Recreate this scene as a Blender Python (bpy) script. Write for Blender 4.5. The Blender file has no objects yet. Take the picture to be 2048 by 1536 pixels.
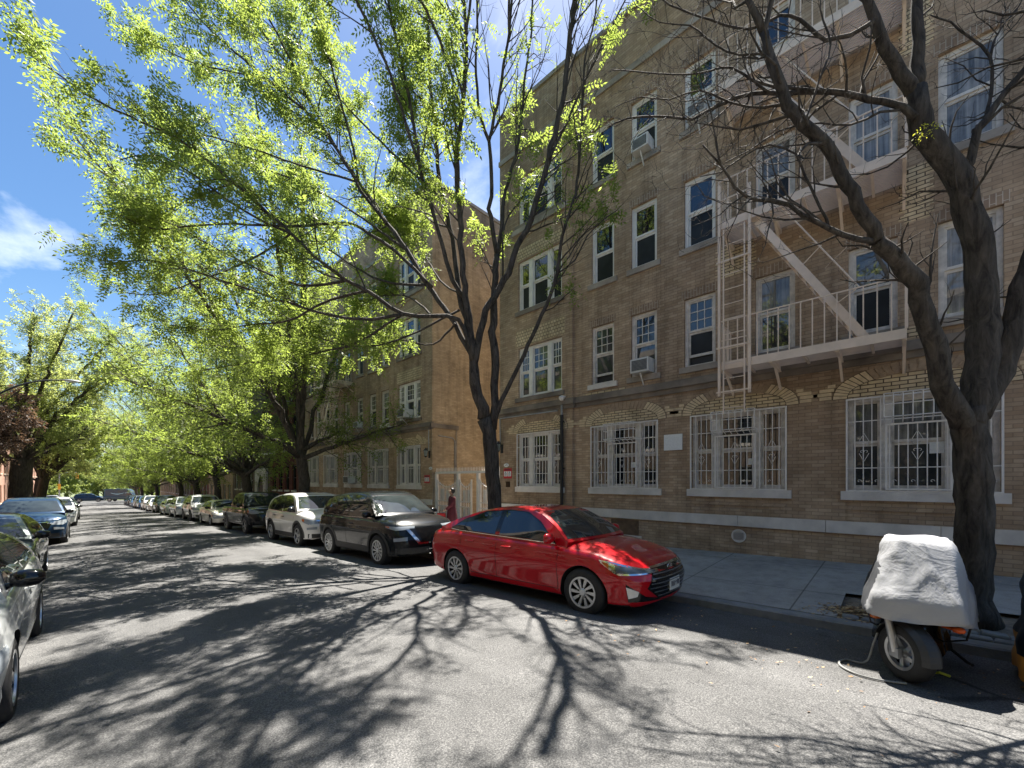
import bpy, bmesh, math, random
import numpy as np
from mathutils import Vector, Matrix, noise
from mathutils.bvhtree import BVHTree

rnd = random.Random(7)
SC = bpy.context.scene
COL = SC.collection
R = math.radians
PI = math.pi

# ---------------------------------------------------------------- helpers
def tag(o, label=None, cat=None, group=None, kind=None):
    if label: o['label'] = label
    if cat: o['category'] = cat
    if group: o['group'] = group
    if kind: o['kind'] = kind
    return o

def empty(name, loc=(0, 0, 0), rz=0, label=None, cat=None, group=None):
    o = bpy.data.objects.new(name, None)
    o.empty_display_size = 0.2
    COL.objects.link(o)
    o.location = loc
    o.rotation_euler = (0, 0, rz)
    return tag(o, label, cat, group)

def copy_tree(o, parent=None):
    c = o.copy(); COL.objects.link(c)
    if parent: c.parent = parent
    for ch in o.children:
        copy_tree(ch, c)
    return c

def finish(me, smooth):
    if smooth is not None:
        me.polygons.foreach_set('use_smooth', [True] * len(me.polygons))
        if smooth < 179:
            me.set_sharp_from_angle(angle=R(smooth))

class MB:
    """collects polygons; build() links them as one mesh object"""
    def __init__(s, fy=None):
        s.v = []; s.f = []; s.m = []; s.fy = fy      # fy mirrors the y axis
    def face(s, pts, m=0):
        i = len(s.v)
        s.v += [tuple(p) for p in pts]
        s.f.append(tuple(range(i, i + len(pts)))); s.m.append(m)
    def mesh(s, vs, fs, m=0):
        i = len(s.v)
        s.v += [tuple(p) for p in vs]
        for f in fs:
            s.f.append(tuple(i + k for k in f)); s.m.append(m)
    def box(s, x0, x1, y0, y1, z0, z1, m=0):
        if x0 > x1: x0, x1 = x1, x0
        if y0 > y1: y0, y1 = y1, y0
        if z0 > z1: z0, z1 = z1, z0
        vs = [(x0,y0,z0),(x1,y0,z0),(x1,y1,z0),(x0,y1,z0),(x0,y0,z1),(x1,y0,z1),(x1,y1,z1),(x0,y1,z1)]
        s.mesh(vs, [(0,3,2,1),(4,5,6,7),(0,1,5,4),(1,2,6,5),(2,3,7,6),(3,0,4,7)], m)
    def bar(s, a, b, w, h=None, m=0, up=(0, 0, 1)):
        """rectangular bar from a to b, w across, h along 'up'"""
        h = w if h is None else h
        a = Vector(a); b = Vector(b); d = (b - a)
        if d.length < 1e-6: return
        d.normalize(); u = Vector(up)
        sd = d.cross(u)
        if sd.length < 1e-3: sd = d.cross(Vector((1, 0, 0)))
        sd.normalize(); u = sd.cross(d).normalized()
        o = [(-w/2,-h/2),(w/2,-h/2),(w/2,h/2),(-w/2,h/2)]
        vs = [a + sd*p + u*q for p, q in o] + [b + sd*p + u*q for p, q in o]
        s.mesh(vs, [(0,3,2,1)[::-1],(4,5,6,7)[::-1],(0,1,5,4)[::-1],(1,2,6,5)[::-1],(2,3,7,6)[::-1],(3,0,4,7)[::-1]], m)
    def tube(s, pts, rad, n=6, m=0, cap=True):
        pts = [Vector(p) for p in pts]
        k = len(pts)
        if not hasattr(rad, '__len__'): rad = [rad] * k
        t = (pts[1] - pts[0]).normalized()
        u = t.cross(Vector((0, 0, 1)))
        if u.length < .05: u = t.cross(Vector((1, 0, 0)))
        u.normalize()
        i0 = len(s.v)
        for i in range(k):
            if i == 0: t = pts[1] - pts[0]
            elif i == k - 1: t = pts[k-1] - pts[k-2]
            else: t = pts[i+1] - pts[i-1]
            t.normalize()
            u = u - t * u.dot(t)
            if u.length < 1e-4: u = t.orthogonal()
            u.normalize(); w = t.cross(u)
            for j in range(n):
                a = 2*PI*j/n
                p = pts[i] + (u*math.cos(a) + w*math.sin(a)) * rad[i]
                s.v.append((p.x, p.y, p.z))
        for i in range(k - 1):
            for j in range(n):
                a = i0 + i*n + j; b = i0 + i*n + (j+1) % n
                s.f.append((a, b, b+n, a+n)); s.m.append(m)
        if cap:
            s.f.append(tuple(i0 + j for j in range(n))[::-1]); s.m.append(m)
            s.f.append(tuple(i0 + (k-1)*n + j for j in range(n))); s.m.append(m)
    def lathe(s, prof, c, axis='y', n=24, m=0):
        """prof: list of (radius, offset along axis)"""
        i0 = len(s.v); k = len(prof)
        for r_, h in prof:
            for j in range(n):
                a = 2*PI*j/n; p = r_*math.cos(a); q = r_*math.sin(a)
                if axis == 'y': s.v.append((c[0]+p, c[1]+h, c[2]+q))
                elif axis == 'x': s.v.append((c[0]+h, c[1]+p, c[2]+q))
                else: s.v.append((c[0]+p, c[1]+q, c[2]+h))
        for i in range(k-1):
            for j in range(n):
                a = i0+i*n+j; b = i0+i*n+(j+1) % n
                s.f.append((a, a+n, b+n, b)); s.m.append(m)
    def build(s, name, mats, parent=None, origin=(0, 0, 0), smooth=None, kind=None):
        me = bpy.data.meshes.new(name)
        v = np.array(s.v, dtype=float).reshape(-1, 3)
        f = s.f
        if s.fy is not None:
            v[:, 1] = s.fy - v[:, 1]
            f = [t[::-1] for t in f]
        v = v - np.array(origin)
        me.from_pydata(v.tolist(), [], f)
        if not isinstance(mats, (list, tuple)): mats = [mats]
        for mm in mats: me.materials.append(mm)
        if len(mats) > 1: me.polygons.foreach_set('material_index', s.m)
        finish(me, smooth)
        o = bpy.data.objects.new(name, me); COL.objects.link(o)
        if parent: o.parent = parent
        if kind: o['kind'] = kind
        return o

# ---------------------------------------------------------------- materials
def nt(name):
    m = bpy.data.materials.new(name); m.use_nodes = True
    t = m.node_tree
    b = t.nodes['Principled BSDF']
    return m, t, b

def coords(t, kind='Object'):
    return t.nodes.new('ShaderNodeTexCoord').outputs[kind]

def ramp(t, fac, stops):
    r = t.nodes.new('ShaderNodeValToRGB')
    e = r.color_ramp.elements
    while len(e) < len(stops): e.new(.5)
    for el, (p, c) in zip(e, stops):
        el.position = p
        el.color = (c[0], c[1], c[2], 1) if hasattr(c, '__len__') else (c, c, c, 1)
    t.links.new(fac, r.inputs[0])
    return r.outputs[0]

def noisetex(t, vec, scale, detail=4, rough=.6, dist=0):
    n = t.nodes.new('ShaderNodeTexNoise')
    n.inputs['Scale'].default_value = scale; n.inputs['Detail'].default_value = detail
    n.inputs['Roughness'].default_value = rough; n.inputs['Distortion'].default_value = dist
    if vec is not None: t.links.new(vec, n.inputs['Vector'])
    return n.outputs['Fac']

def mixc(t, fac, a, b, mode='MIX'):
    n = t.nodes.new('ShaderNodeMix'); n.data_type = 'RGBA'; n.blend_type = mode
    for k, v in ((0, fac), (6, a), (7, b)):
        if hasattr(v, 'node'): t.links.new(v, n.inputs[k])
        elif k == 0: n.inputs[0].default_value = v
        else: n.inputs[k].default_value = (*v[:3], 1)
    return n.outputs[2]

def mathn(t, op, a, b=0.0):
    n = t.nodes.new('ShaderNodeMath'); n.operation = op
    for k, v in ((0, a), (1, b)):
        if hasattr(v, 'node'): t.links.new(v, n.inputs[k])
        else: n.inputs[k].default_value = v
    return n.outputs[0]

def bump(t, b, h, strength=.3, dist=.02):
    n = t.nodes.new('ShaderNodeBump'); n.inputs['Strength'].default_value = strength
    n.inputs['Distance'].default_value = dist
    t.links.new(h, n.inputs['Height']); t.links.new(n.outputs[0], b.inputs['Normal'])

def mat(name, col, rough=.6, metal=0, var=.25, scale=6, bstr=0, bscale=40, coat=0, spec=.5, alt=None):
    m, t, b = nt(name)
    c = coords(t)
    n = noisetex(t, c, scale)
    a = alt or tuple(x*(1-var) for x in col)
    hi = tuple(min(1, x*(1+var*.6)) for x in col)
    out = ramp(t, n, [(.3, a), (.7, hi)])
    t.links.new(out, b.inputs['Base Color'])
    b.inputs['Roughness'].default_value = rough; b.inputs['Metallic'].default_value = metal
    b.inputs['Specular IOR Level'].default_value = spec
    b.inputs['Coat Weight'].default_value = coat; b.inputs['Coat Roughness'].default_value = .03
    if bstr: bump(t, b, noisetex(t, c, bscale), bstr)
    return m

def brick(name, c1, c2, mortar, w=.213, h=.0685, ms=.006, swap=False, rough=.85, stain=.35, msmooth=.1, bstr=.5):
    m, t, b = nt(name)
    c = coords(t)
    sp = t.nodes.new('ShaderNodeSeparateXYZ'); t.links.new(c, sp.inputs[0])
    u = mathn(t, 'ADD', sp.outputs[0], sp.outputs[1])
    cb = t.nodes.new('ShaderNodeCombineXYZ')
    t.links.new(u, cb.inputs[1 if swap else 0]); t.links.new(sp.outputs[2], cb.inputs[0 if swap else 1])
    bt = t.nodes.new('ShaderNodeTexBrick')
    bt.inputs['Scale'].default_value = 1; bt.inputs['Brick Width'].default_value = w
    bt.inputs['Row Height'].default_value = h; bt.inputs['Mortar Size'].default_value = ms
    bt.inputs['Mortar Smooth'].default_value = msmooth; bt.inputs['Bias'].default_value = -.15
    bt.inputs['Color1'].default_value = (*c1, 1); bt.inputs['Color2'].default_value = (*c2, 1)
    bt.inputs['Mortar'].default_value = (*mortar, 1)
    t.links.new(cb.outputs[0], bt.inputs['Vector'])
    n1 = noisetex(t, c, .35, 6, .65)
    n2 = noisetex(t, c, 3.0, 4, .6)
    s1 = ramp(t, n1, [(.3, (1-stain,)*3), (.62, (1.12,)*3)])
    s2 = ramp(t, n2, [(.25, (.78,)*3), (.75, (1.15,)*3)])
    mp = t.nodes.new('ShaderNodeMapping'); mp.inputs['Scale'].default_value = (2.2, 2.2, .16); t.links.new(c, mp.inputs[0])
    s3 = ramp(t, noisetex(t, mp.outputs[0], 1.3, 5, .65), [(.30, (.66,)*3), (.50, (1.0,)*3), (.8, (1.08,)*3)])   # run-off streaks down the wall
    out = mixc(t, 1, mixc(t, 1, mixc(t, 1, bt.outputs['Color'], s1, 'MULTIPLY'), s2, 'MULTIPLY'), s3, 'MULTIPLY')
    t.links.new(out, b.inputs['Base Color'])
    b.inputs['Roughness'].default_value = rough; b.inputs['Specular IOR Level'].default_value = .25
    hh = mathn(t, 'ADD', mathn(t, 'MULTIPLY', bt.outputs['Fac'], -1.0), mathn(t, 'MULTIPLY', noisetex(t, c, 60), .35))
    bump(t, b, hh, bstr, .008)
    return m

def glass(name, base=(.012, .014, .016), rough=.02, ior=1.7, noise_amt=.02):
    m, t, b = nt(name)
    c = coords(t)
    n = noisetex(t, c, 1.3, 3)
    t.links.new(ramp(t, n, [(.35, tuple(x*.6 for x in base)), (.7, tuple(x*1.5 for x in base))]), b.inputs['Base Color'])
    b.inputs['Roughness'].default_value = rough; b.inputs['IOR'].default_value = ior
    if noise_amt: bump(t, b, noisetex(t, c, 1.1, 2), noise_amt, .05)
    return m

def curtain(name, base=(.42, .4, .37)):
    m, t, b = nt(name)
    c = coords(t)
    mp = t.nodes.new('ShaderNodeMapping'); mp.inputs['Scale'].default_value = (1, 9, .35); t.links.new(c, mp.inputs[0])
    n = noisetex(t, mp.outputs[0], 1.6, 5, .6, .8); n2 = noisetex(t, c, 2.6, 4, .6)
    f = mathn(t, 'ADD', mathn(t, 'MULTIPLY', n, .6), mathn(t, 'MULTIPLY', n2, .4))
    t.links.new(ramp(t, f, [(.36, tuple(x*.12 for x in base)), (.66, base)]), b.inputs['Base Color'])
    b.inputs['Roughness'].default_value = .9
    b.inputs['Coat Weight'].default_value = 1; b.inputs['Coat Roughness'].default_value = .02; b.inputs['Coat IOR'].default_value = 1.7
    return m

def flat(name, col, rough=.5, metal=0, emit=0):
    m, t, b = nt(name)
    n = noisetex(t, coords(t), 25, 3)
    t.links.new(ramp(t, n, [(.3, tuple(x*.92 for x in col)), (.7, tuple(min(1, x*1.05) for x in col))]), b.inputs['Base Color'])
    b.inputs['Roughness'].default_value = rough; b.inputs['Metallic'].default_value = metal
    if emit:
        b.inputs['Emission Color'].default_value = (*col, 1); b.inputs['Emission Strength'].default_value = emit
    return m

M = {}
M['brick'] = brick('brown_brick', (.41, .288, .19), (.55, .415, .288), (.31, .226, .158))
M['brick2'] = brick('soldier_brick', (.29, .20, .14), (.37, .265, .18), (.52, .44, .35), w=.213, h=.0685, swap=True)
M['tan'] = brick('tan_brick', (.70, .56, .36), (.58, .44, .27), (.14, .10, .07), ms=.009, stain=.2)
M['tansq'] = brick('tan_brick_square', (.68, .55, .36), (.56, .43, .27), (.15, .105, .07), w=.11, h=.1, ms=.008, stain=.2)
M['orange'] = brick('orange_brick', (.40, .305, .20), (.51, .40, .275), (.34, .265, .185), stain=.4)
M['red'] = brick('dark_red_brick', (.16, .055, .045), (.22, .08, .06), (.10, .05, .045))
M['pink'] = brick('pale_red_brick', (.50, .27, .19), (.58, .34, .25), (.5, .4, .33))
M['umber'] = brick('umber_brick', (.16, .12, .09), (.22, .165, .12), (.12, .095, .075))
M['vou'] = mat('tan_voussoir', (.68, .54, .35), .85, var=.2, scale=9, bstr=.3, bscale=60)
M['vou2'] = mat('brown_voussoir', (.38, .28, .19), .85, var=.25, scale=9, bstr=.3, bscale=60)
M['mortar'] = mat('dark_mortar', (.11, .08, .06), .9)
M['stone'] = mat('limestone', (.70, .65, .60), .75, var=.22, scale=2.2, bstr=.25, bscale=22)
M['stoned'] = mat('sooty_stone', (.24, .20, .16), .85, var=.45, scale=1.4, bstr=.3, bscale=18, alt=(.11, .092, .078))
M['stonem'] = mat('weathered_stone', (.36, .31, .26), .8, var=.4, scale=1.7, bstr=.3, bscale=18)
M['white'] = mat('white_window_paint', (.82, .79, .74), .55, var=.12, scale=4)
M['whited'] = mat('worn_window_paint', (.70, .65, .59), .65, var=.3, scale=7)
M['guard'] = mat('white_iron_paint', (.80, .76, .72), .4, var=.1, scale=5)
M['cream'] = mat('cream_iron_paint', (.80, .655, .53), .5, var=.14, scale=3)
M['pane'] = glass('window_pane_glass', ior=2.0)
M['paneg'] = glass('greyish_window_glass', base=(.05, .055, .055), ior=1.9)
M['scr'] = glass('insect_screen', base=(.028, .03, .033), rough=.35, ior=1.3)
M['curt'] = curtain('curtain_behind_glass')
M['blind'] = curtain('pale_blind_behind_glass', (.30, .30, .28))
M['black'] = mat('black_iron', (.015, .015, .016), .45, var=.3)
M['grey'] = mat('grey_metal', (.32, .33, .33), .45, .3, var=.2)
M['darkgrey'] = mat('dark_grey_plastic', (.035, .036, .038), .55)
M['acw'] = mat('ac_case', (.68, .67, .64), .5, var=.12)
M['roof'] = mat('tar_roof', (.06, .06, .06), .9)
M['bark'] = None
# ---------------------------------------------------------------- ground profile (metres): the street falls away downhill
def g(y):
    if y <= 60: return -.027*y
    if y <= 110:
        k = (y-60)/50.0
        return -1.62 - (.027*k - .0085*k*k)*50
    return -2.545 - .01*(min(y, 160)-110)
def crown(x): return .05 - .18*((x-1.9)/4.25)**2
def road_z(x, y): return g(y) + crown(max(-2.4, min(6.15, x)))
def walk_z(x, y): return g(y) - .02 + .12*(x-6.15)/3.85
XK = 6.15; XL = -2.4

def strip(name, xs, ys, zf, m, label=None):
    b = MB()
    nx, ny = len(xs), len(ys)
    vs = [(x, y, zf(x, y)) for y in ys for x in xs]
    fs = [(j*nx+i, j*nx+i+1, (j+1)*nx+i+1, (j+1)*nx+i) for j in range(ny-1) for i in range(nx-1)]
    b.mesh(vs, fs)
    return b.build(name, m, smooth=180, kind='structure')

def asphalt():
    m, t, b = nt('asphalt')
    c = coords(t)
    n1 = noisetex(t, c, .25, 5, .6); n2 = noisetex(t, c, 90, 2, .7); n3 = noisetex(t, c, 2.2, 5, .65)
    mp = t.nodes.new('ShaderNodeMapping'); mp.inputs['Scale'].default_value = (1.0, .06, 1); t.links.new(c, mp.inputs[0])
    n4 = noisetex(t, mp.outputs[0], 1.4, 3, .5)
    base = ramp(t, n2, [(.28, (.050, .050, .051)), (.5, (.112, .111, .110)), (.74, (.225, .221, .214))])
    s1 = ramp(t, n1, [(.3, (.82,)*3), (.7, (1.14,)*3)])
    s3 = ramp(t, n3, [(.3, (.86,)*3), (.7, (1.1,)*3)])
    s4 = ramp(t, n4, [(.35, (.82,)*3), (.6, (1.06,)*3)])
    # hairline cracks
    v = t.nodes.new('ShaderNodeTexVoronoi'); v.feature = 'DISTANCE_TO_EDGE'; v.inputs['Scale'].default_value = .42
    dn = t.nodes.new('ShaderNodeTexNoise'); dn.inputs['Scale'].default_value = 1.2; dn.inputs['Detail'].default_value = 5
    t.links.new(c, dn.inputs['Vector'])
    vm = mixc(t, .22, c, dn.outputs['Color']); t.links.new(vm, v.inputs['Vector'])
    mask = ramp(t, noisetex(t, c, .3, 2), [(.52, 1.0), (.62, 0.0)])
    crack = ramp(t, mathn(t, 'ADD', v.outputs['Distance'], mathn(t, 'MULTIPLY', mask, .2)), [(.004, (.45,)*3), (.012, (1,)*3)])
    oil = ramp(t, noisetex(t, c, .9, 3, .55), [(.64, (1,)*3), (.74, (.62,)*3)])
    out = mixc(t, 1, mixc(t, 1, mixc(t, 1, mixc(t, 1, mixc(t, 1, base, s1, 'MULTIPLY'), s3, 'MULTIPLY'), s4, 'MULTIPLY'), crack, 'MULTIPLY'), oil, 'MULTIPLY')
    t.links.new(out, b.inputs['Base Color'])
    b.inputs['Roughness'].default_value = .9; b.inputs['Specular IOR Level'].default_value = .15
    bump(t, b, n2, .55, .01)
    return m

def concrete():
    m, t, b = nt('pavement_concrete')
    c = coords(t)
    n1 = noisetex(t, c, .8, 5, .65); n2 = noisetex(t, c, 70, 2, .6); n3 = noisetex(t, c, 4, 5, .7)
    base = ramp(t, n1, [(.3, (.27, .255, .235)), (.7, (.40, .38, .355))])
    s = ramp(t, n2, [(.3, (.85,)*3), (.7, (1.1,)*3)])
    s3 = ramp(t, n3, [(.28, (.72,)*3), (.55, (1.03,)*3)])
    # slab joints about 1.5 m apart
    sp = t.nodes.new('ShaderNodeSeparateXYZ'); t.links.new(c, sp.inputs[0])
    def joint(o, per, off):
        a = mathn(t, 'FRACT', mathn(t, 'DIVIDE', mathn(t, 'ADD', o, off), per))
        d = mathn(t, 'MULTIPLY', mathn(t, 'ABSOLUTE', mathn(t, 'SUBTRACT', a, .5)), per)
        return ramp(t, d, [(0, (.38,)*3), (.007, (.42,)*3), (.012, (1,)*3)])
    j1 = joint(sp.outputs[1], 1.62, 50.02); j2 = joint(sp.outputs[0], 1.9, 1.1)
    v = t.nodes.new('ShaderNodeTexVoronoi'); v.inputs['Scale'].default_value = 2.6; t.links.new(c, v.inputs['Vector'])
    gum = ramp(t, v.outputs['Distance'], [(.045, (.45,)*3), (.06, (1,)*3)])
    v2 = t.nodes.new('ShaderNodeTexVoronoi'); v2.feature = 'DISTANCE_TO_EDGE'; v2.inputs['Scale'].default_value = .33
    dn = t.nodes.new('ShaderNodeTexNoise'); dn.inputs['Scale'].default_value = 1.6; dn.inputs['Detail'].default_value = 6; t.links.new(c, dn.inputs['Vector'])
    t.links.new(mixc(t, .35, c, dn.outputs['Color']), v2.inputs['Vector'])
    crk = ramp(t, mathn(t, 'ADD', v2.outputs['Distance'], mathn(t, 'MULTIPLY', ramp(t, noisetex(t, c, .35, 2), [(.55, 1.0), (.62, 0.0)]), .2)), [(.002, (.6,)*3), (.005, (1,)*3)])
    out = base
    for k in (s, s3, gum, crk, j1, j2): out = mixc(t, 1, out, k, 'MULTIPLY')
    t.links.new(out, b.inputs['Base Color'])
    b.inputs['Roughness'].default_value = .8
    bump(t, b, n2, .3, .006)
    return m

M['asphalt'] = asphalt(); M['concrete'] = concrete()
M['kerb'] = mat('kerb_stone', (.26, .26, .255), .8, var=.35, scale=3, bstr=.4, bscale=30)
M['soil'] = mat('soil', (.21, .165, .12), .95, var=.5, scale=12, bstr=.8, bscale=30)
M['earth'] = mat('far_ground', (.12, .14, .06), .95, var=.4, scale=.2)

def frange(a, b, n): return [a + (b-a)*i/n for i in range(n+1)]
YS = frange(-30, 112, 142)
strip('road', frange(XL, XK, 12), YS, road_z, M['asphalt'])
strip('cross_street', frange(-60, 80, 14), frange(112, 126, 3), lambda x, y: g(y) + .03, M['asphalt'])
# kerbs: the kerb face and top as one extruded strip
def kerb(name, x0, x1, ys):
    b = MB()
    for y0, y1 in zip(ys[:-1], ys[1:]):
        for a, c in ((y0, y1),):
            zt0, zt1 = g(a)-.02, g(c)-.02
            lo = .3
            xi, xo = x0, x1
            b.face([(xi, a, zt0-lo), (xi, c, zt1-lo), (xi, c, zt1-.015), (xi, a, zt0-.015)][::(1 if xo < xi else -1)])
            e = .02*(1 if xo > xi else -1)
            b.face([(xi, a, zt0-.015), (xi, c, zt1-.015), (xi+e, c, zt1), (xi+e, a, zt0)][::(1 if xo < xi else -1)])
            b.face([(xi+e, a, zt0), (xi+e, c, zt1), (xo, c, zt1), (xo, a, zt0)][::(1 if xo < xi else -1)])
    return b.build(name, M['kerb'], kind='structure')
kerb('kerb', XK, XK+.19, YS)
kerb('far_side_kerb', XL, XL-.19, YS)
# pavement on the building side, cut round the tree pits
PITS = [(-.62, 1.15), (7.26, .8), (19.8, .8), (29.2, .8), (37.5, .8), (44.8, .8), (54, .8), (64, .8), (75, .8), (87, .8), (99, .8)]
def pavement():
    b = MB(); x0, x1, x2 = XK+.19, XK+1.45, 24
    cuts = sorted(set([-30.0, 112.0] + [v for c, h in PITS for v in (c-h, c+h)]))
    ys = []
    for a, c in zip(cuts[:-1], cuts[1:]):
        n = max(1, int((c-a)/2)); ys += [a + (c-a)*i/n for i in range(n)]
    ys.append(112.0)
    for a, c in zip(ys[:-1], ys[1:]):
        mid = (a+c)/2; pit = any(abs(mid-p) < h for p, h in PITS)
        for xa, xb in ((x0, x1), (x1, x2)):
            if pit and xa == x0: continue
            b.face([(xa, a, walk_z(xa, a)), (xb, a, walk_z(xb, a)), (xb, c, walk_z(xb, c)), (xa, c, walk_z(xa, c))])
    return b.build('pavement', M['concrete'], kind='structure')
pavement()
strip('far_side_pavement', [XL-.19, -5.8, -12], YS, lambda x, y: g(y)-.02+.02*(-2.4-x), M['concrete'])
strip('ground', frange(-700, 700, 28), frange(-60, 1200, 60), lambda x, y: g(min(y, 118)) - .35 - (.0 if y < 130 else .004*(y-130)), M['earth'])

# ---------------------------------------------------------------- camera, light, sky
TH = math.atan(854/810.)
cam = bpy.data.cameras.new('camera'); co = bpy.data.objects.new('camera', cam); COL.objects.link(co)
co.location = (0, 0, 1.64); co.rotation_euler = (R(90), 0, -TH)
cam.sensor_width = 36; cam.lens = 810/2048*36; cam.shift_y = 194/2048
cam.clip_end = 4000; cam.clip_start = .05
SC.camera = co

SUN = Vector((.362, .235, 1.0)).normalized()
el = math.asin(SUN.z); az = math.atan2(SUN.x, SUN.y)
sl = bpy.data.lights.new('sun', 'SUN'); so = bpy.data.objects.new('sun', sl); COL.objects.link(so)
sl.energy = 5.0; sl.angle = R(.32); sl.color = (1, .95, .87)
so.rotation_euler = SUN.to_track_quat('Z', 'Y').to_euler()
so.location = (10, 6, 40)

w = bpy.data.worlds.new('World'); SC.world = w; w.use_nodes = True
t = w.node_tree; bg = t.nodes['Background']
sky = t.nodes.new('ShaderNodeTexSky'); sky.sky_type = 'NISHITA'; sky.sun_disc = False
sky.sun_elevation = el; sky.sun_rotation = az; sky.air_density = 1.0; sky.dust_density = .6; sky.ozone_density = 1.3
gc = coords(t, 'Generated')
sp = t.nodes.new('ShaderNodeSeparateXYZ'); t.links.new(gc, sp.inputs[0])
# wispy clouds on a plane high above: direction / height
zc = mathn(t, 'ADD', mathn(t, 'MAXIMUM', sp.outputs[2], 0.0), .12)
cb = t.nodes.new('ShaderNodeCombineXYZ')
t.links.new(mathn(t, 'DIVIDE', sp.outputs[0], zc), cb.inputs[0]); t.links.new(mathn(t, 'DIVIDE', sp.outputs[1], zc), cb.inputs[1])
mp = t.nodes.new('ShaderNodeMapping'); mp.inputs['Location'].default_value = (4.3, 1.2, 0); mp.inputs['Scale'].default_value = (1.1, .62, 1)
t.links.new(cb.outputs[0], mp.inputs[0])
cn = noisetex(t, mp.outputs[0], 1.15, 8, .58, .4)
cl = ramp(t, cn, [(.575, 0.0), (.77, .7)])
hs = t.nodes.new('ShaderNodeHueSaturation'); hs.inputs['Saturation'].default_value = 1.24; hs.inputs['Value'].default_value = 1.0
t.links.new(sky.outputs[0], hs.inputs['Color'])
skyc = mixc(t, cl, hs.outputs[0], (10.5, 10.8, 11.2))
t.links.new(skyc, bg.inputs['Color'])
bg.inputs['Strength'].default_value = .05

SC.view_settings.view_transform = 'Standard'; SC.view_settings.look = 'None'
SC.view_settings.exposure = 1.88; SC.view_settings.gamma = 1
SC.cycles.max_bounces = 7; SC.cycles.transparent_max_bounces = 8; SC.cycles.use_denoising = True
SC.cycles.caustics_reflective = False; SC.cycles.caustics_refractive = False
SC.cycles.sample_clamp_indirect = 6
# ---------------------------------------------------------------- the two matching brown brick apartment houses
FL = [(4.38, 6.03), (7.24, 8.89), (10.08, 11.66)]           # window bottoms and tops of the upper floors
SINGLES = [(5.62, 6.34), (4.41, 5.12), (3.02, 3.73), (1.50, 2.22), (-.02, .66), (-1.24, -.52), (-2.55, -1.83), (-3.7, -2.98)]
TRIPLE = (7.33, 9.12)
GROUND = [(7.33, 9.12), (4.39, 6.32), (1.66, 3.55), (-1.21, .67), (-3.95, -2.08)]
GZ = (1.45, 3.19)
FX = 10.0; BAYX = 9.92

def wall_grid(b, x, y0, y1, z0f, z1, ops, depth=.2, m=0):
    """a wall in the plane x with rectangular openings and their reveals; z0f gives the foot"""
    ys = sorted(set([y0, y1] + [v for o in ops for v in o[:2] if y0 <= v <= y1]))
    zs = sorted(set([.1, z1] + [v for o in ops for v in o[2:]]))
    for ya, yb in zip(ys[:-1], ys[1:]):
        b.face([(x, yb, z0f), (x, ya, z0f), (x, ya, zs[0]), (x, yb, zs[0])], m)
        for za, zb in zip(zs[:-1], zs[1:]):
            ym, zm = (ya+yb)/2, (za+zb)/2
            if any(o[0] < ym < o[1] and o[2] < zm < o[3] for o in ops): continue
            b.face([(x, yb, za), (x, ya, za), (x, ya, zb), (x, yb, zb)], m)
    for a, c, d, e in ops:
        x2 = x + depth
        b.face([(x, a, d), (x2, a, d), (x2, a, e), (x, a, e)][::-1], m)
        b.face([(x, c, d), (x2, c, d), (x2, c, e), (x, c, e)], m)
        b.face([(x, a, e), (x2, a, e), (x2, c, e), (x, c, e)][::-1], m)
        b.face([(x, a, d), (x2, a, d), (x2, c, d), (x, c, d)], m)

def window_frame(b, x, y0, y1, z0, z1, triple=False, muntin=False, open_low=0.0):
    """casing, mullions and sashes in a wall opening at plane x; returns pane rectangles"""
    cw = .075; xf = x + .07; xb = x + .2
    panes = []
    b.box(xf, xb, y0, y0+cw, z0, z1); b.box(xf, xb, y1-cw, y1, z0, z1)
    b.box(xf, xb, y0+cw, y1-cw, z1-cw, z1); b.box(xf, xb, y0+cw, y1-cw, z0, z0+.05)
    if triple:
        wd = y1-y0; mu = .16; s = .24*wd
        lights = [(y0+cw, y0+s), (y0+s+mu, y1-s-mu), (y1-s, y1-cw)]
        for a, c in ((y0+s, y0+s+mu), (y1-s-mu, y1-s)):
            b.box(xf-.02, xb, a, c, z0+.05, z1-cw)
    else:
        lights = [(y0+cw, y1-cw)]
    zm = (z0+z1)/2 + .02
    for a, c in lights:
        st = .035
        for k, (za, zb, xo) in enumerate(((zm, z1-cw, .03), (z0+.05, zm, .06))):
            if k == 1 and open_low: za += open_low
            xs0, xs1 = xf+xo, xf+xo+.028
            b.box(xs0, xs1, a, a+st, za, zb); b.box(xs0, xs1, c-st, c, za, zb)
            b.box(xs0-.004, xs1, a+st, c-st, zb-(st if k == 0 else .05), zb)
            b.box(xs0-.004, xs1, a+st, c-st, za, za+(.05 if k == 0 else .06))
            panes.append((xs0+.016, a+st, c-st, za+.05, zb-.035, k))
            if open_low and k == 1: panes.append((xf+.12, a, c, z0+.05, za, 2))  # black sheet stands in for the dark room behind the raised sash
            if muntin and k == 0:
                n = 3 if (c-a) > .35 else 2
                for i in range(1, n):
                    yy = a+st+(c-a-2*st)*i/n
                    b.box(xs0+.002, xs0+.014, yy-.009, yy+.009, za+.05, zb-st)
                for i in (1, 2):
                    zz = za+.05+(zb-za-.085)*i/3
                    b.box(xs0+.003, xs0+.013, a+st, c-st, zz-.009, zz+.009)
    return panes

def curl(b, x, y, z, s, w, m=0):
    """a small wrought-iron scroll in the plane x"""
    pts = []
    for i in range(9):
        a = PI*1.5*i/8; r_ = w*(1-.55*i/8)
        pts.append((x, y + s*(w - r_*math.cos(a)), z + r_*math.sin(a)))
    b.tube(pts, .004, 4, m)

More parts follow.
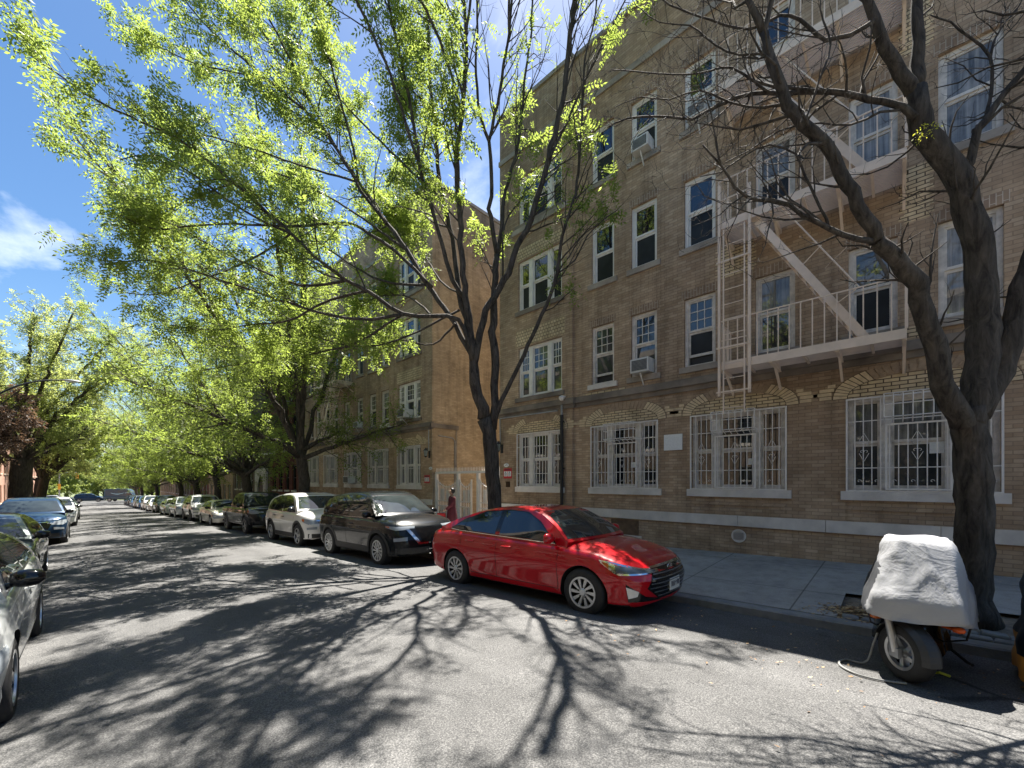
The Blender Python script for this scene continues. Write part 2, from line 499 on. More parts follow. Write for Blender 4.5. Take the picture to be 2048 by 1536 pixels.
def window_guard(b, x, y0, y1, z0, z1, cage=True, plain=False):
    xo = x - .045; e = .014
    y0 -= .01; y1 += .01
    b.box(xo-e, xo+e, y0-e, y0+e, z0, z1); b.box(xo-e, xo+e, y1-e, y1+e, z0, z1)
    b.box(xo-e, xo+e, y0+e, y1-e, z1-2*e, z1); b.box(xo-e, xo+e, y0+e, y1-e, z0, z0+2*e)
    for z in (z0+.08, z1-.1):                                   # stubs into the wall
        for y in (y0, y1): b.box(xo+e, x+.02, y-.01, y+.01, z-.01, z+.01)
    n = round((y1-y0)/.118); r_ = .0075
    wd = y1-y0; ca, cc = y0+.29*wd, y1-.29*wd
    zc = z1-.52 if cage else z1
    for i in range(1, n):
        y = y0+(y1-y0)*i/n
        inside = cage and ca-.02 < y < cc+.02
        b.box(xo-r_, xo+r_, y-r_, y+r_, z0+2*e, zc if inside else z1-2*e)
    zh = [z0+.44, z1-.44] if not plain else [z0+.75]
    for z in zh:
        b.box(xo-.012, xo-.0077, y0+e, y1-e, z-.008, z+.008)
    if plain: return
    zmid = (z0+z1)/2 - .05
    for yc in (y0+.13*wd, (y0+y1)/2, y1-.13*wd):                 # lozenges with scrolls
        for s in (-1, 1):
            b.bar((xo-.004, yc, zmid+.26), (xo-.004, yc+s*.07, zmid+.11), .007)
            b.bar((xo-.004, yc, zmid-.26), (xo-.004, yc+s*.07, zmid-.11), .007)
            curl(b, xo-.004, yc, zmid+.05, s, .03); curl(b, xo-.004, yc, zmid-.08, s, .03)
    for i in range(0, n, 1):
        y = y0+(y1-y0)*(i+.5)/n
        if i % 2 == 0: curl(b, xo-.002, y-.03, z0+.2, 1, .028)
    if cage:
        # hinged escape gate and bulging cage over it
        gx = xo-.02
        b.box(gx-.014, gx+.006, ca-.014, ca+.014, z0+.04, zc); b.box(gx-.014, gx+.006, cc-.014, cc+.014, z0+.04, zc)
        b.box(gx-.014, gx+.006, ca+.014, cc-.014, zc-.03, zc); b.box(gx-.014, gx+.006, ca+.014, cc-.014, z0+.04, z0+.068)
        xb_ = xo-.24
        for i in range(8):
            y = ca-.03 + (cc-ca+.06)*i/7
            b.tube([(xo, y, z1-.01), (xb_, y, z1-.01), (xb_, y, z1-.42), (xo, y, z1-.5)], .009, 4)
        for z in (z1-.01, z1-.2, z1-.42):
            b.tube([(xo, ca-.03, z), (xb_-.008, ca-.03, z), (xb_-.008, cc+.03, z), (xo, cc+.03, z)], .009, 4)

def arch(b, x, y0, y1, z, rise):
    """brick tympanum and voussoir ring over a ground-floor window (materials 2 tan, 3 tan voussoir, 4 brown voussoir, 5 mortar)"""
    yc = (y0+y1)/2; a = (y1-y0)/2
    N = 30
    arc = lambda k, o=0: (yc - (a+o)*math.cos(PI*k/N), z + (rise+o)*math.sin(PI*k/N)**.85)
    top = [arc(k) for k in range(N+1)]
    for k in range(N):
        (p, q), (r_, s) = top[k], top[k+1]
        b.face([(x-.004, p, z), (x-.004, p, q), (x-.004, r_, s), (x-.004, r_, z)], 2)
    ow = .23
    for k in range(N):                                          # mortar bed of the ring
        p, q, r_, s = arc(k), arc(k, ow), arc(k+1, ow), arc(k+1)
        b.face([(x-.007, *p), (x-.007, *q), (x-.007, *r_), (x-.007, *s)], 5 if (k < 9 or k >= N-9) else 0)
    for k in range(N):
        end = k < 9 or k >= N-9
        if not end and k % 1: continue
        f0, f1 = k+.1, k+.9
        p, q, r_, s = arc(f0, .012), arc(f0, ow-.012), arc(f1, ow-.012), arc(f1, .012)
        xo = x-.016; mm = 3 if end else 4
        vs = [(x-.006, *p), (x-.006, *q), (x-.006, *r_), (x-.006, *s), (xo, *p), (xo, *q), (xo, *r_), (xo, *s)]
        b.mesh(vs, [(4,5,6,7), (0,4,7,3), (1,2,6,5), (0,1,5,4), (3,7,6,2)], mm)
    for s in (-1, 1):                                           # toothed bricks stepping out beside the ring
        ye = yc + s*(a+ow)
        for i, ln in enumerate((.20, .30, .24, .13)):
            za = z+.02+i*.075
            off = .0 if i < 2 else -.02*i
            yy0 = ye+s*(.012+off); yy1 = ye+s*(ln+off)
            b.box(x-.012, x-.002, yy0, yy1, za, za+.06, 3)

def house(key, fy, origin, label, side_mat, curtains):
    root = empty('apartment_building', origin, label=label, cat='building')
    mats6 = [M['brick'], M['brick2'], M['tan'], M['vou'], M['vou2'], M['mortar'], M['tansq']]
    Y0, Y1, YB = -5.2, 9.99, 6.95
    HT = 14.12
    b = MB(fy)
    low = -2.2
    ops_main = [(a, c, z0, z1) for a, c in SINGLES for z0, z1 in FL] + [(a, c, *GZ) for a, c in GROUND[1:]]
    ops_bay = [(*TRIPLE, z0, z1) for z0, z1 in FL] + [(*GROUND[0], *GZ)]
    wall_grid(b, FX, Y0, YB, low, HT, ops_main)
    wall_grid(b, BAYX, YB, Y1, low, HT, ops_bay, depth=.28)
    b.face([(BAYX, YB, low), (FX, YB, low), (FX, YB, HT), (BAYX, YB, HT)][::-1])
    # soldier lintels, tan panels
    for a, c in SINGLES:
        for z0, z1 in FL:
            b.box(FX-.006, FX+.01, a-.06, c+.06, z1+.004, z1+.2, 1)
    for a, c in GROUND[1:]: arch(b, FX, a, c, GZ[1]+.012, .36)
    arch(b, BAYX, *GROUND[0], GZ[1]+.012, .36)
    # bay: square tan brickwork over the upper triple windows, arch line at the third floor
    b.box(BAYX-.006, BAYX+.01, TRIPLE[0]-.1, TRIPLE[1]+.1, 6.08, 6.62, 6)
    b.box(BAYX-.006, BAYX+.01, TRIPLE[0]-.05, TRIPLE[1]+.05, 8.95, 9.3, 6)
    yc = sum(TRIPLE)/2
    for k in range(16):
        a0, a1 = PI*k/16, PI*(k+1)/16
        f = lambda a_, o: (BAYX-.03, yc-(1.0+o)*math.cos(a_), 9.18+(.5+o)*math.sin(a_))
        p, q, r_, s = f(a0, 0), f(a0, .11), f(a1, .11), f(a1, 0)
        i = lambda v: (BAYX, v[1], v[2])
        b.mesh([p, q, r_, s, i(p), i(q), i(r_), i(s)], [(0,1,2,3), (1,5,6,2), (0,3,7,4)], 4)
    # recessed-panel borders under the ground-floor sills
    for k, (a, c) in enumerate(GROUND):
        x = BAYX if k == 0 else FX
        for (p, q, r_, s) in ((a, c, 1.09, 1.13), (a, a+.05, .9, 1.09), (c-.05, c, .9, 1.09)):
            b.box(x-.018, x+.005, p, q, r_, s, 0)
    # toothed tan patches beside and under the fire-escape bays, and under the second-floor sills
    for (a, c, z0, z1) in ((-.42, -.1, 6.2, 7.2), (-.1, .75, 6.98, 7.2), (-.42, -.1, 9.15, 10.0), (5.3, 6.6, 4.11, 4.22), (-.45, -.12, 4.15, 4.4), (2.25, 2.95, 6.25, 6.95), (1.5, 2.3, 6.95, 7.2)):
        n = int((z1-z0)/.0685)
        for i in range(n):
            j = .07 if i % 2 else 0
            b.box(FX-.005, FX+.01, a-(.05 if i % 2 else 0), c+j, z0+i*.0685, z0+(i+1)*.0685, 2)
    b.build('front_wall', mats6, root, origin)
    # flank, back, roof
    b = MB(fy); b.box(FX+.3, 24, Y1-.001, Y1-.3, low, HT-.05)
    b.face([(BAYX, Y1, low), (BAYX, Y1, HT), (FX+.31, Y1, HT), (FX+.31, Y1, low)])
    b.build('side_wall', side_mat, root, origin)
    b = MB(fy); b.box(FX+.3, 24, Y0+.3, Y0, low, HT-.05); b.face([(FX, Y0, low), (FX+.31, Y0, low), (FX+.31, Y0, HT), (FX, Y0, HT)])
    b.box(23.7, 24, Y0+.3, Y1-.3, low, HT-.05)
    b.build('rear_wall', M['umber'], root, origin)
    b = MB(fy); b.box(FX+.25, 23.7, Y0+.3, Y1-.31, 13.3, 13.4)
    b.face([(FX+.25, Y0+.3, 13.4), (FX+.25, Y1-.3, 13.4), (FX+.25, Y1-.3, HT), (FX+.25, Y0+.3, HT)])
    b.build('roof', M['roof'], root, origin)
    # stone courses
    b = MB(fy)
    y = Y0
    k = 0
    while y < YB - .01:
        e = min(YB, y + 1.55)
        b.box(FX-.055, FX+.02, y+.004, e-.004, .64, .87); y = e; k += 1
    y = YB
    while y < Y1 - .01:
        e = min(Y1, y+1.52); b.box(BAYX-.055, FX+.02, y+.004, e-.004, .64, .87); y = e
    b.build('base_course', M['stone'], root, origin)
    b = MB(fy)
    for x, a, c in ((FX, Y0, YB-.09), (BAYX, YB-.09, Y1+.06)):
        b.box(x-.05, x+.02, a, c, 3.80, 3.92); b.box(x-.12, x+.02, a, c, 3.92, 4.06); b.box(x-.08, x+.02, a, c, 4.06, 4.10)
    b.box(BAYX-.12, 11.25, Y1+.002, Y1+.09, 3.86, 4.04)
    b.build('cornice', M['stoned'], root, origin)
    b = MB(fy)
    for x, a, c in ((FX, Y0, YB-.05), (BAYX, YB-.05, Y1+.02)):
        b.box(x-.05, x+.02, a, c, 12.52, 12.68); b.box(x-.06, x+.32, a, c, HT, HT+.12)
    b.box(FX+.33, 24, Y1-.35, Y1+.03, HT-.02, HT+.12)
    b.box(BAYX-.07, BAYX+.02, TRIPLE[0]-.25, TRIPLE[1]+.25, 9.82, 9.98)
    b.build('coping', M['stonem'], root, origin)
    # windows, each with its panes and sill
    def add_window(x, a, c, z0, z1, triple, muntin, pm, frame_mat, sill_mat, sillh=.14, open_low=0, shared=False):
        b = MB(fy); ps = window_frame(b, x, a, c, z0, z1, triple, muntin, open_low)
        w_ = b.build('window', frame_mat, root, origin)
        b = MB(fy)
        for (px, p, q, r_, s, k) in ps:
            mi = 2 if k == 2 else (0 if k == 0 else 1)
            b.face([(px, q, r_), (px, p, r_), (px, p, s), (px, q, s)], mi)
        b.build('pane', [pm[0], pm[1], M['black']], w_)
        b.v and None
        bb = w_.children[-1]
        bb.data.transform(Matrix.Translation(-Vector(origin)))
        b = MB(fy); b.box(x-.06, x+.1, a-.1, c+.1, z0-sillh, z0-.002); b.build('sill', sill_mat, w_, origin)
    rr = random.Random(11 if fy is None else 23)
    for i, (a, c) in enumerate(SINGLES):
        for f, (z0, z1) in enumerate(FL):
            pm = (M['pane'], M['scr'])
            q = rr.random()
            if f == 0: pm = (M['paneg'], M['scr'] if q < .3 else M['paneg']) if q < .6 else (M['blind'], M['paneg'])
            elif q < .22: pm = (M['blind'], M['scr'])
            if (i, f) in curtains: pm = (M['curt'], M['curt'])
            old = i >= 3 or f == 0
            add_window(FX, a, c, z0, z1, False, f == 0 and i < 3, pm, M['whited'] if old else M['white'],
                       M['stonem'] if (f or i != 0) else M['stone'], open_low=.2 if (f == 0 and i in (0, 2)) else 0)
    for f, (z0, z1) in enumerate(FL):
        add_window(BAYX, *TRIPLE, z0, z1, True, f == 0, (M['paneg'] if f == 0 else M['pane'], M['paneg'] if f == 0 else M['scr']), M['white'], M['stoned'])
    for k, (a, c) in enumerate(GROUND):
        x = BAYX if k == 0 else FX
        pm = (M['pane'], M['pane']) if k != 3 else (M['blind'], M['paneg'])
        add_window(x, a, c, *GZ, True, False, pm, M['whited'] if k else M['white'], M['stone'], sillh=.17)
        b = MB(fy); window_guard(b, x, a, c, GZ[0]-.01, GZ[1]+.0, cage=(k > 0 and fy is None), plain=(fy is not None))
        b.build('window_guard', M['guard'], root, origin)
    # fire escape: brackets and frame, then platforms, rails, stairs and the drop ladder below it
    xa, xb, ya, yb = FX-.98, FX-.01, -.12, 2.66
    zp = [4.02, 6.91, 9.76]
    fe = empty('fire_escape'); fe.parent = root
    for z in zp:
        b = MB(fy)
        for y in (ya+.02, .75, 1.75, yb-.02):
            b.bar((xa+.03, y, z-.09), (xb, y, z-.09), .05, .06)
            b.bar((xa+.45, y, z-.10), (xb, y, z-.46), .04, .05)
        b.box(xa-.012, xa, ya, yb, z-.10, z+.06); b.box(xa, xb, ya, ya+.012, z-.10, z+.06); b.box(xa, xb, yb-.012, yb, z-.10, z+.06)
        for i in range(17):
            x = xa+.03+i*.055
            b.box(x, x+.022, ya+.012, yb-.012, z-.015, z+.012)
        for y in (.3, .75, 1.25, 1.75, 2.2): b.box(xa, xb, y-.02, y+.02, z-.06, z-.017)
        b.build('platform', M['cream'], fe, origin)
        b = MB(fy); zt = z+.9; r_ = .009
        for zz in (zt, z+.5):
            e = .011
            if zz != zt:
                b.box(xa-e+.001, xa+e, yb-.55, yb+e, zz-e, zz+e); continue
            b.box(xa-e, xa+e, ya-e, yb+e, zz-e, zz+e)
            b.box(xa+e, xb, ya-e, ya+e, zz-e, zz+e); b.box(xa+e, xb, yb-e, yb+e, zz-e, zz+e)
        n = 16
        for i in range(n+1):
            y = ya+(yb-ya)*i/n
            b.box(xa-r_, xa+r_, y-r_, y+r_, z+.06, zt-.011)
        for i in range(1, 7):
            x = xa+(xb-xa)*i/7
            for y in (ya, yb): b.box(x-r_, x+r_, y-r_, y+r_, z+.06, zt-.011)
        b.box(xa-.02, xa+.02, ya-.02, ya+.02, z+.06, z+1.0); 
        b.build('railing', M['cream'], fe, origin)
    for z in zp[:2]:
        b = MB(fy)
        p0, p1 = Vector((xa+.12, .36, z+.02)), Vector((xa+.12, 2.06, z+2.87))
        for dx in (0, .42):
            b.bar(p0+Vector((dx, 0, 0)), p1+Vector((dx, 0, 0)), .012, .13)
        for i in range(1, 13):
            c = p0.lerp(p1, i/13)
            b.box(c.x+.005, c.x+.415, c.y-.075, c.y+.075, c.z-.01, c.z+.01)
        q0, q1 = p0+Vector((-.02, .0, .85)), p1+Vector((-.02, -.35, .18))
        b.tube([p0+Vector((-.02, .42, .72)), p0+Vector((-.02, .1, .92)), q1, p1+Vector((-.02, -.05, .02))], .013, 6)
        m1 = p0.lerp(p1, .55); b.tube([m1, m1+Vector((-.02, -.32, .28))], .009, 5)
        b.build('stair', M['cream'], fe, origin)
    b = MB(fy)
    xl = xa-.04
    for y in (2.09, 2.64): b.box(xl-.022, xl+.022, y-.024, y+.024, 3.38, 7.7 if y > 2.3 else 7.5)
    for y in (2.17, 2.55): b.box(xl-.045, xl-.024, y-.012, y+.012, 3.0, 6.75)
    for i in range(13): 
        z = 3.12+i*.3
        b.tube([(xl-.035, 2.17, z), (xl-.035, 2.55, z)], .009, 6)
    for z in (3.45, 4.35, 6.1): b.box(xl-.06, xl-.046, 2.05, 2.68, z-.015, z+.015)
    b.build('ladder', M['cream'], fe, origin)
    return root

A = house('A', None, (10, 2.4, 0), 'brown brick apartment house with cream fire escape, directly behind the red sedan', M['orange'], {(5, 0), (4, 1), (5, 1), (5, 2)})
B = house('B', 23.95, (10, 21.5, 0), 'brown brick apartment house with bright orange brick flank, beyond the white gate', M['orange'], {(3, 0)})
# the round vent, basement window and drain pipe are part of the near house
O = (10, 2.4, 0)
b = MB(); b.lathe([(.0, -.0), (.105, -.004), (.11, -.02), (.145, -.022), (.15, -.002)], (10, 2.54, .42), 'x', 28); b.build('vent', M['stone'], A, O, smooth=40)
b = MB()
for i in range(7):
    b.box(9.972, 9.978, 2.44, 2.64, .35+i*.022, .36+i*.022)
b.build('vent_grille', M['grey'], A, O)
b = MB(); b.box(9.985, 10.01, 4.9, 5.7, .2, .6, 0); b.box(9.97, 10.01, 4.82, 5.78, .11, .2, 1)
b.build('basement_hatch', [mat('hatch_board', (.16, .10, .06), .8, var=.4, scale=8), M['stone']], A, O)
b = MB()
b.tube([(9.84, 7.28, 3.62), (9.84, 7.28, -.3)], .05, 12, 0); b.tube([(9.84, 7.28, 4.0), (9.84, 7.28, 3.6)], .036, 12, 1)
for z in (.5, 2.0, 3.4): b.box(9.80, 9.95, 7.22, 7.34, z, z+.035, 0)
b.build('drain_pipe', [M['black'], M['grey']], A, O, smooth=50)
b = MB()
b.tube([(9.8, 9.86, 3.78), (9.79, 9.86, 3.6), (9.86, 9.9, 2.9)], .022, 8); b.tube([(9.8, 9.86, 3.78), (9.8, 7.4, 3.76)], .018, 6)
b.build('conduit', M['grey'], A, O, smooth=50)
# conduit and half-timbered dark frame on the orange flank of the far house
OB = (10, 21.5, 0)
b = MB(); b.tube([(10.2, 13.93, 3.55), (10.95, 13.93, 3.5), (11.08, 13.93, 3.38), (11.08, 13.93, -.3)], .022, 8)
b.tube([(9.83, 14.1, 3.78), (9.83, 14.1, 2.9)], .022, 8)
b.build('conduit', M['grey'], B, OB, smooth=50)
b = MB(); b.box(11.15, 11.19, 13.92, 13.959, -.4, 3.9); b.build('downpipe', M['stonem'], B, OB)
# limb axes of the two nearest street trees, in metres (points, first radius, last radius)
MID_LIMBS = [
    ([(7.01,7.22,-0.22),(7.0,7.22,1.14),(6.98,7.24,1.79),(6.93,7.3,2.43),(6.88,7.35,2.88),(6.81,7.42,3.18)], 0.175, 0.17),
    ([(6.81,7.42,3.18),(6.71,7.51,3.77),(6.64,7.56,4.33),(6.61,7.6,4.61),(6.54,7.65,5.12),(6.49,7.69,5.62)], 0.155, 0.075),
    ([(6.96,7.27,2.93),(7.0,7.24,3.28),(7.01,7.27,4.01),(7.03,7.3,5.09),(7.05,7.31,5.81),(7.06,7.32,6.19),(7.11,7.31,7.0),(7.14,7.29,7.33)], 0.11, 0.075),
    ([(7.14,7.29,7.33),(7.02,7.33,7.95),(6.94,7.35,8.44),(6.96,7.3,8.69),(6.9,7.24,9.57),(6.83,7.25,9.98),(6.92,7.03,10.85),(6.96,6.83,11.89),(7.0,6.72,12.35),(6.94,6.57,13.7),(6.79,6.5,15.12)], 0.06, 0.02),
    ([(7.14,7.29,7.33),(7.24,7.28,7.82),(7.33,7.28,8.36),(7.4,7.3,8.92),(7.61,7.22,9.7),(7.86,7.16,10.85),(8.07,7.18,12.33),(8.31,7.17,13.85),(8.56,7.25,16.05)], 0.06, 0.02),
    ([(6.66,7.07,9.77),(6.45,7.17,10.35),(6.31,7.15,11.17),(6.25,7.03,12.08),(6.08,6.92,13.44),(5.89,6.87,14.55)], 0.04, 0.015),
    ([(6.6,7.57,4.44),(6.65,7.47,4.99),(6.71,7.35,5.59),(6.8,7.21,5.99),(6.96,7.01,6.33),(7.08,6.85,6.72),(7.13,6.75,7.12),(7.27,6.56,7.5),(7.4,6.38,7.93),(7.61,6.02,9.31),(7.76,5.73,10.59),(7.81,5.56,11.85),(7.85,5.42,12.83),(7.85,5.28,14.21),(7.66,5.29,15.97)], 0.085, 0.052),
    ([(7.56,5.98,9.26),(7.87,5.72,10.12),(8.3,5.37,11.38),(8.68,5.05,12.41),(9.11,4.69,13.57),(9.42,4.45,14.74)], 0.035, 0.012),
    ([(6.59,7.58,4.6),(6.41,7.57,5.87),(6.28,7.59,6.65),(6.16,7.54,7.67),(6.0,7.46,9.17),(6.0,7.29,10.13),(5.99,7.17,10.83),(5.94,7.06,11.76),(5.78,6.99,13.0),(5.68,6.8,14.48)], 0.085, 0.025),
    ([(6.52,7.65,5.49),(6.41,7.88,6.29),(6.35,8.16,8.03),(6.22,8.46,9.26),(6.23,8.59,10.52),(6.19,8.82,12.1),(6.23,8.98,13.74),(6.22,9.2,15.59),(6.35,9.28,17.69)], 0.07, 0.02),
    ([(6.46,7.72,6.11),(6.21,7.9,6.57),(6.06,7.97,7.03),(5.8,8.08,8.02),(5.56,8.2,8.77),(5.33,8.23,10.02),(5.1,8.29,11.06),(4.9,8.34,11.9),(4.67,8.38,12.96),(4.51,8.32,14.11)], 0.06, 0.02),
    ([(6.58,7.6,4.73),(6.37,8.0,5.58),(5.99,8.64,6.62),(5.71,9.14,7.58),(5.41,9.63,8.35),(4.99,10.32,9.54),(4.53,11.08,10.92),(4.18,11.69,12.18),(3.73,12.41,13.47),(3.2,13.22,14.78),(2.76,13.95,16.28)], 0.068, 0.018),
    ([(4.98,10.3,9.53),(4.75,10.32,10.65),(4.43,10.41,11.79),(4.16,10.43,12.99),(3.99,10.32,14.26)], 0.035, 0.012),
    ([(6.59,7.58,4.6),(6.26,7.7,5.55),(5.75,8.1,5.6),(5.2,8.52,5.6),(4.57,8.97,6.08),(4.16,9.27,6.31),(3.59,9.66,6.8),(3.21,9.9,7.23),(2.24,10.53,8.17),(1.66,10.89,8.7),(1.15,11.22,9.03),(0.82,11.44,9.15),(0.19,11.86,9.41),(-0.35,12.18,9.79),(-0.75,12.41,10.05)], 0.055, 0.012),
    ([(5.33,9.5,8.25),(4.8,9.86,9.02),(4.44,10.07,9.73),(3.82,10.49,10.66),(3.15,10.98,11.25),(2.63,11.35,11.74),(1.87,11.88,12.49),(1.44,12.14,13.15)], 0.045, 0.012),
    ([(5.9,8.31,6.42),(5.2,8.87,7.27),(4.75,9.24,7.6),(4.39,9.54,7.84),(3.87,9.99,7.78),(3.37,10.41,7.69),(2.42,11.23,7.66),(1.7,11.84,7.54),(1.07,12.36,7.41),(0.55,12.79,7.68)], 0.045, 0.012),
    ([(3.19,9.86,7.2),(2.68,10.27,7.45),(2.04,10.77,7.92),(1.57,11.12,8.34),(1.03,11.54,8.64),(0.51,11.96,8.46)], 0.03, 0.01),
    ([(5.18,8.49,5.59),(4.49,9.22,5.46),(3.83,9.91,5.63),(3.18,10.6,5.93),(2.45,11.37,6.29),(1.71,12.14,6.64),(0.98,12.92,6.88),(0.24,13.69,6.76)], 0.04, 0.01),
    ([(4.62,9.07,6.13),(4.15,10.11,6.09),(3.62,11.27,5.77),(3.01,12.45,5.78),(2.36,13.68,5.79),(1.66,14.96,6.07)], 0.035, 0.01),
    ([(4.21,9.37,6.35),(3.56,10.4,6.35),(2.81,11.6,6.98),(2.01,12.86,7.78),(1.35,13.94,8.71),(0.64,15.02,9.33)], 0.035, 0.01),
    ([(6.96,7.27,2.93),(7.09,7.05,3.64),(7.27,6.79,4.3),(7.44,6.52,4.96),(7.69,6.16,5.89),(7.83,5.92,6.64),(7.85,5.8,7.48),(8.01,5.52,8.46),(8.02,5.43,9.22),(8.0,5.32,10.32),(7.97,5.23,11.39),(8.06,5.02,12.34),(8.05,4.88,13.48)], 0.06, 0.015),
    ([(7.71,5.82,6.56),(7.93,5.48,6.84),(8.05,5.21,7.37),(8.29,4.83,7.72),(8.41,4.64,7.86)], 0.02, 0.008),
    ([(7.09,7.05,6.6),(7.28,7.15,8.09),(7.72,6.87,8.94),(8.18,6.58,9.8),(8.56,6.38,10.83)], 0.025, 0.01),
    ([(5.23,8.58,5.63),(4.77,10.37,5.2),(4.01,12.49,5.15),(3.14,14.6,5.17),(2.32,16.45,5.12)], 0.03, 0.01),
    ([(3.19,9.86,7.2),(2.67,11.04,6.85),(1.96,12.5,6.61),(1.16,14.01,6.46),(0.55,15.11,6.73)], 0.026, 0.009),
    ([(2.22,10.45,8.13),(1.63,11.56,7.98),(1.12,12.5,7.76),(0.73,13.18,7.71)], 0.022, 0.008),
    ([(5.03,10.39,9.6),(4.05,11.83,10.28),(2.99,13.36,11.07),(2.07,14.68,11.7),(1.3,15.77,12.38)], 0.03, 0.009),
    ([(4.22,11.82,12.3),(3.12,12.9,12.81),(2.17,13.83,13.03),(1.31,14.66,13.53),(0.61,15.34,14.09)], 0.025, 0.009),
    ([(5.99,8.65,6.62),(5.44,10.04,7.03),(4.8,11.71,8.22),(4.07,13.57,9.86),(3.11,15.73,11.69),(2.41,17.08,12.17)], 0.035, 0.01),
    ([(5.74,9.2,7.62),(5.16,11.2,9.3),(4.39,13.24,10.78),(3.44,15.36,11.84),(2.35,17.6,12.42),(1.36,19.64,12.15)], 0.035, 0.01),
    ([(5.51,8.14,8.72),(5.16,9.04,9.78),(4.69,10.19,11.18),(4.17,11.46,12.99),(3.77,12.56,14.87),(3.51,13.45,16.82)], 0.03, 0.01),
    ([(6.36,7.82,5.86),(5.88,8.82,5.49),(5.34,9.86,5.22),(4.83,10.79,5.31),(4.28,11.76,5.68)], 0.03, 0.01),
    ([(5.9,8.31,5.7),(5.93,9.12,6.37),(5.84,9.95,6.73),(5.67,11.04,6.88),(5.52,12.34,6.61)], 0.03, 0.01),
    ([(5.99,8.65,6.62),(6.21,9.55,7.69),(6.31,10.47,8.65),(6.19,11.42,9.15),(6.02,12.54,9.38)], 0.03, 0.01),
    ([(6.06,8.44,8.3),(6.17,9.49,9.0),(6.22,10.88,9.82),(6.19,12.37,10.66)], 0.025, 0.01),
    ([(6.55,8.06,6.4),(6.54,8.86,7.02),(6.64,9.7,8.05),(6.72,10.74,9.4),(6.85,11.67,10.82)], 0.03, 0.01),
    ([(6.52,8.38,8.2),(6.52,9.29,8.81),(6.65,10.49,10.14),(6.85,11.67,11.78)], 0.03, 0.01),
    ([(6.29,7.9,5.53),(6.33,8.57,5.29),(6.26,9.15,5.28),(6.1,10.14,5.61),(5.91,11.2,5.52)], 0.03, 0.01),
    ([(5.89,7.16,9.98),(5.28,7.16,11.17),(4.41,7.33,12.24),(3.4,7.39,13.4),(2.25,7.51,14.08)], 0.04, 0.012),
    ([(5.46,8.05,8.64),(4.61,8.06,10.55),(3.58,8.23,12.06),(2.22,8.52,13.29),(0.9,8.64,14.04)], 0.04, 0.012),
    ([(6.78,6.51,12.01),(6.3,6.19,13.44),(5.43,6.03,14.85),(4.47,5.75,15.97)], 0.035, 0.012),
    ([(7.66,5.29,12.57),(7.13,5.06,14.05),(6.29,4.94,15.51),(5.41,4.47,16.87)], 0.035, 0.012),
    ([(4.15,11.61,12.11),(3.23,11.54,13.35),(2.09,11.55,14.28),(0.87,11.44,14.88)], 0.03, 0.01),
    ([(5.77,6.85,11.46),(5.69,6.32,13.27),(5.63,5.66,15.06),(5.28,5.19,16.82)], 0.03, 0.01),
]
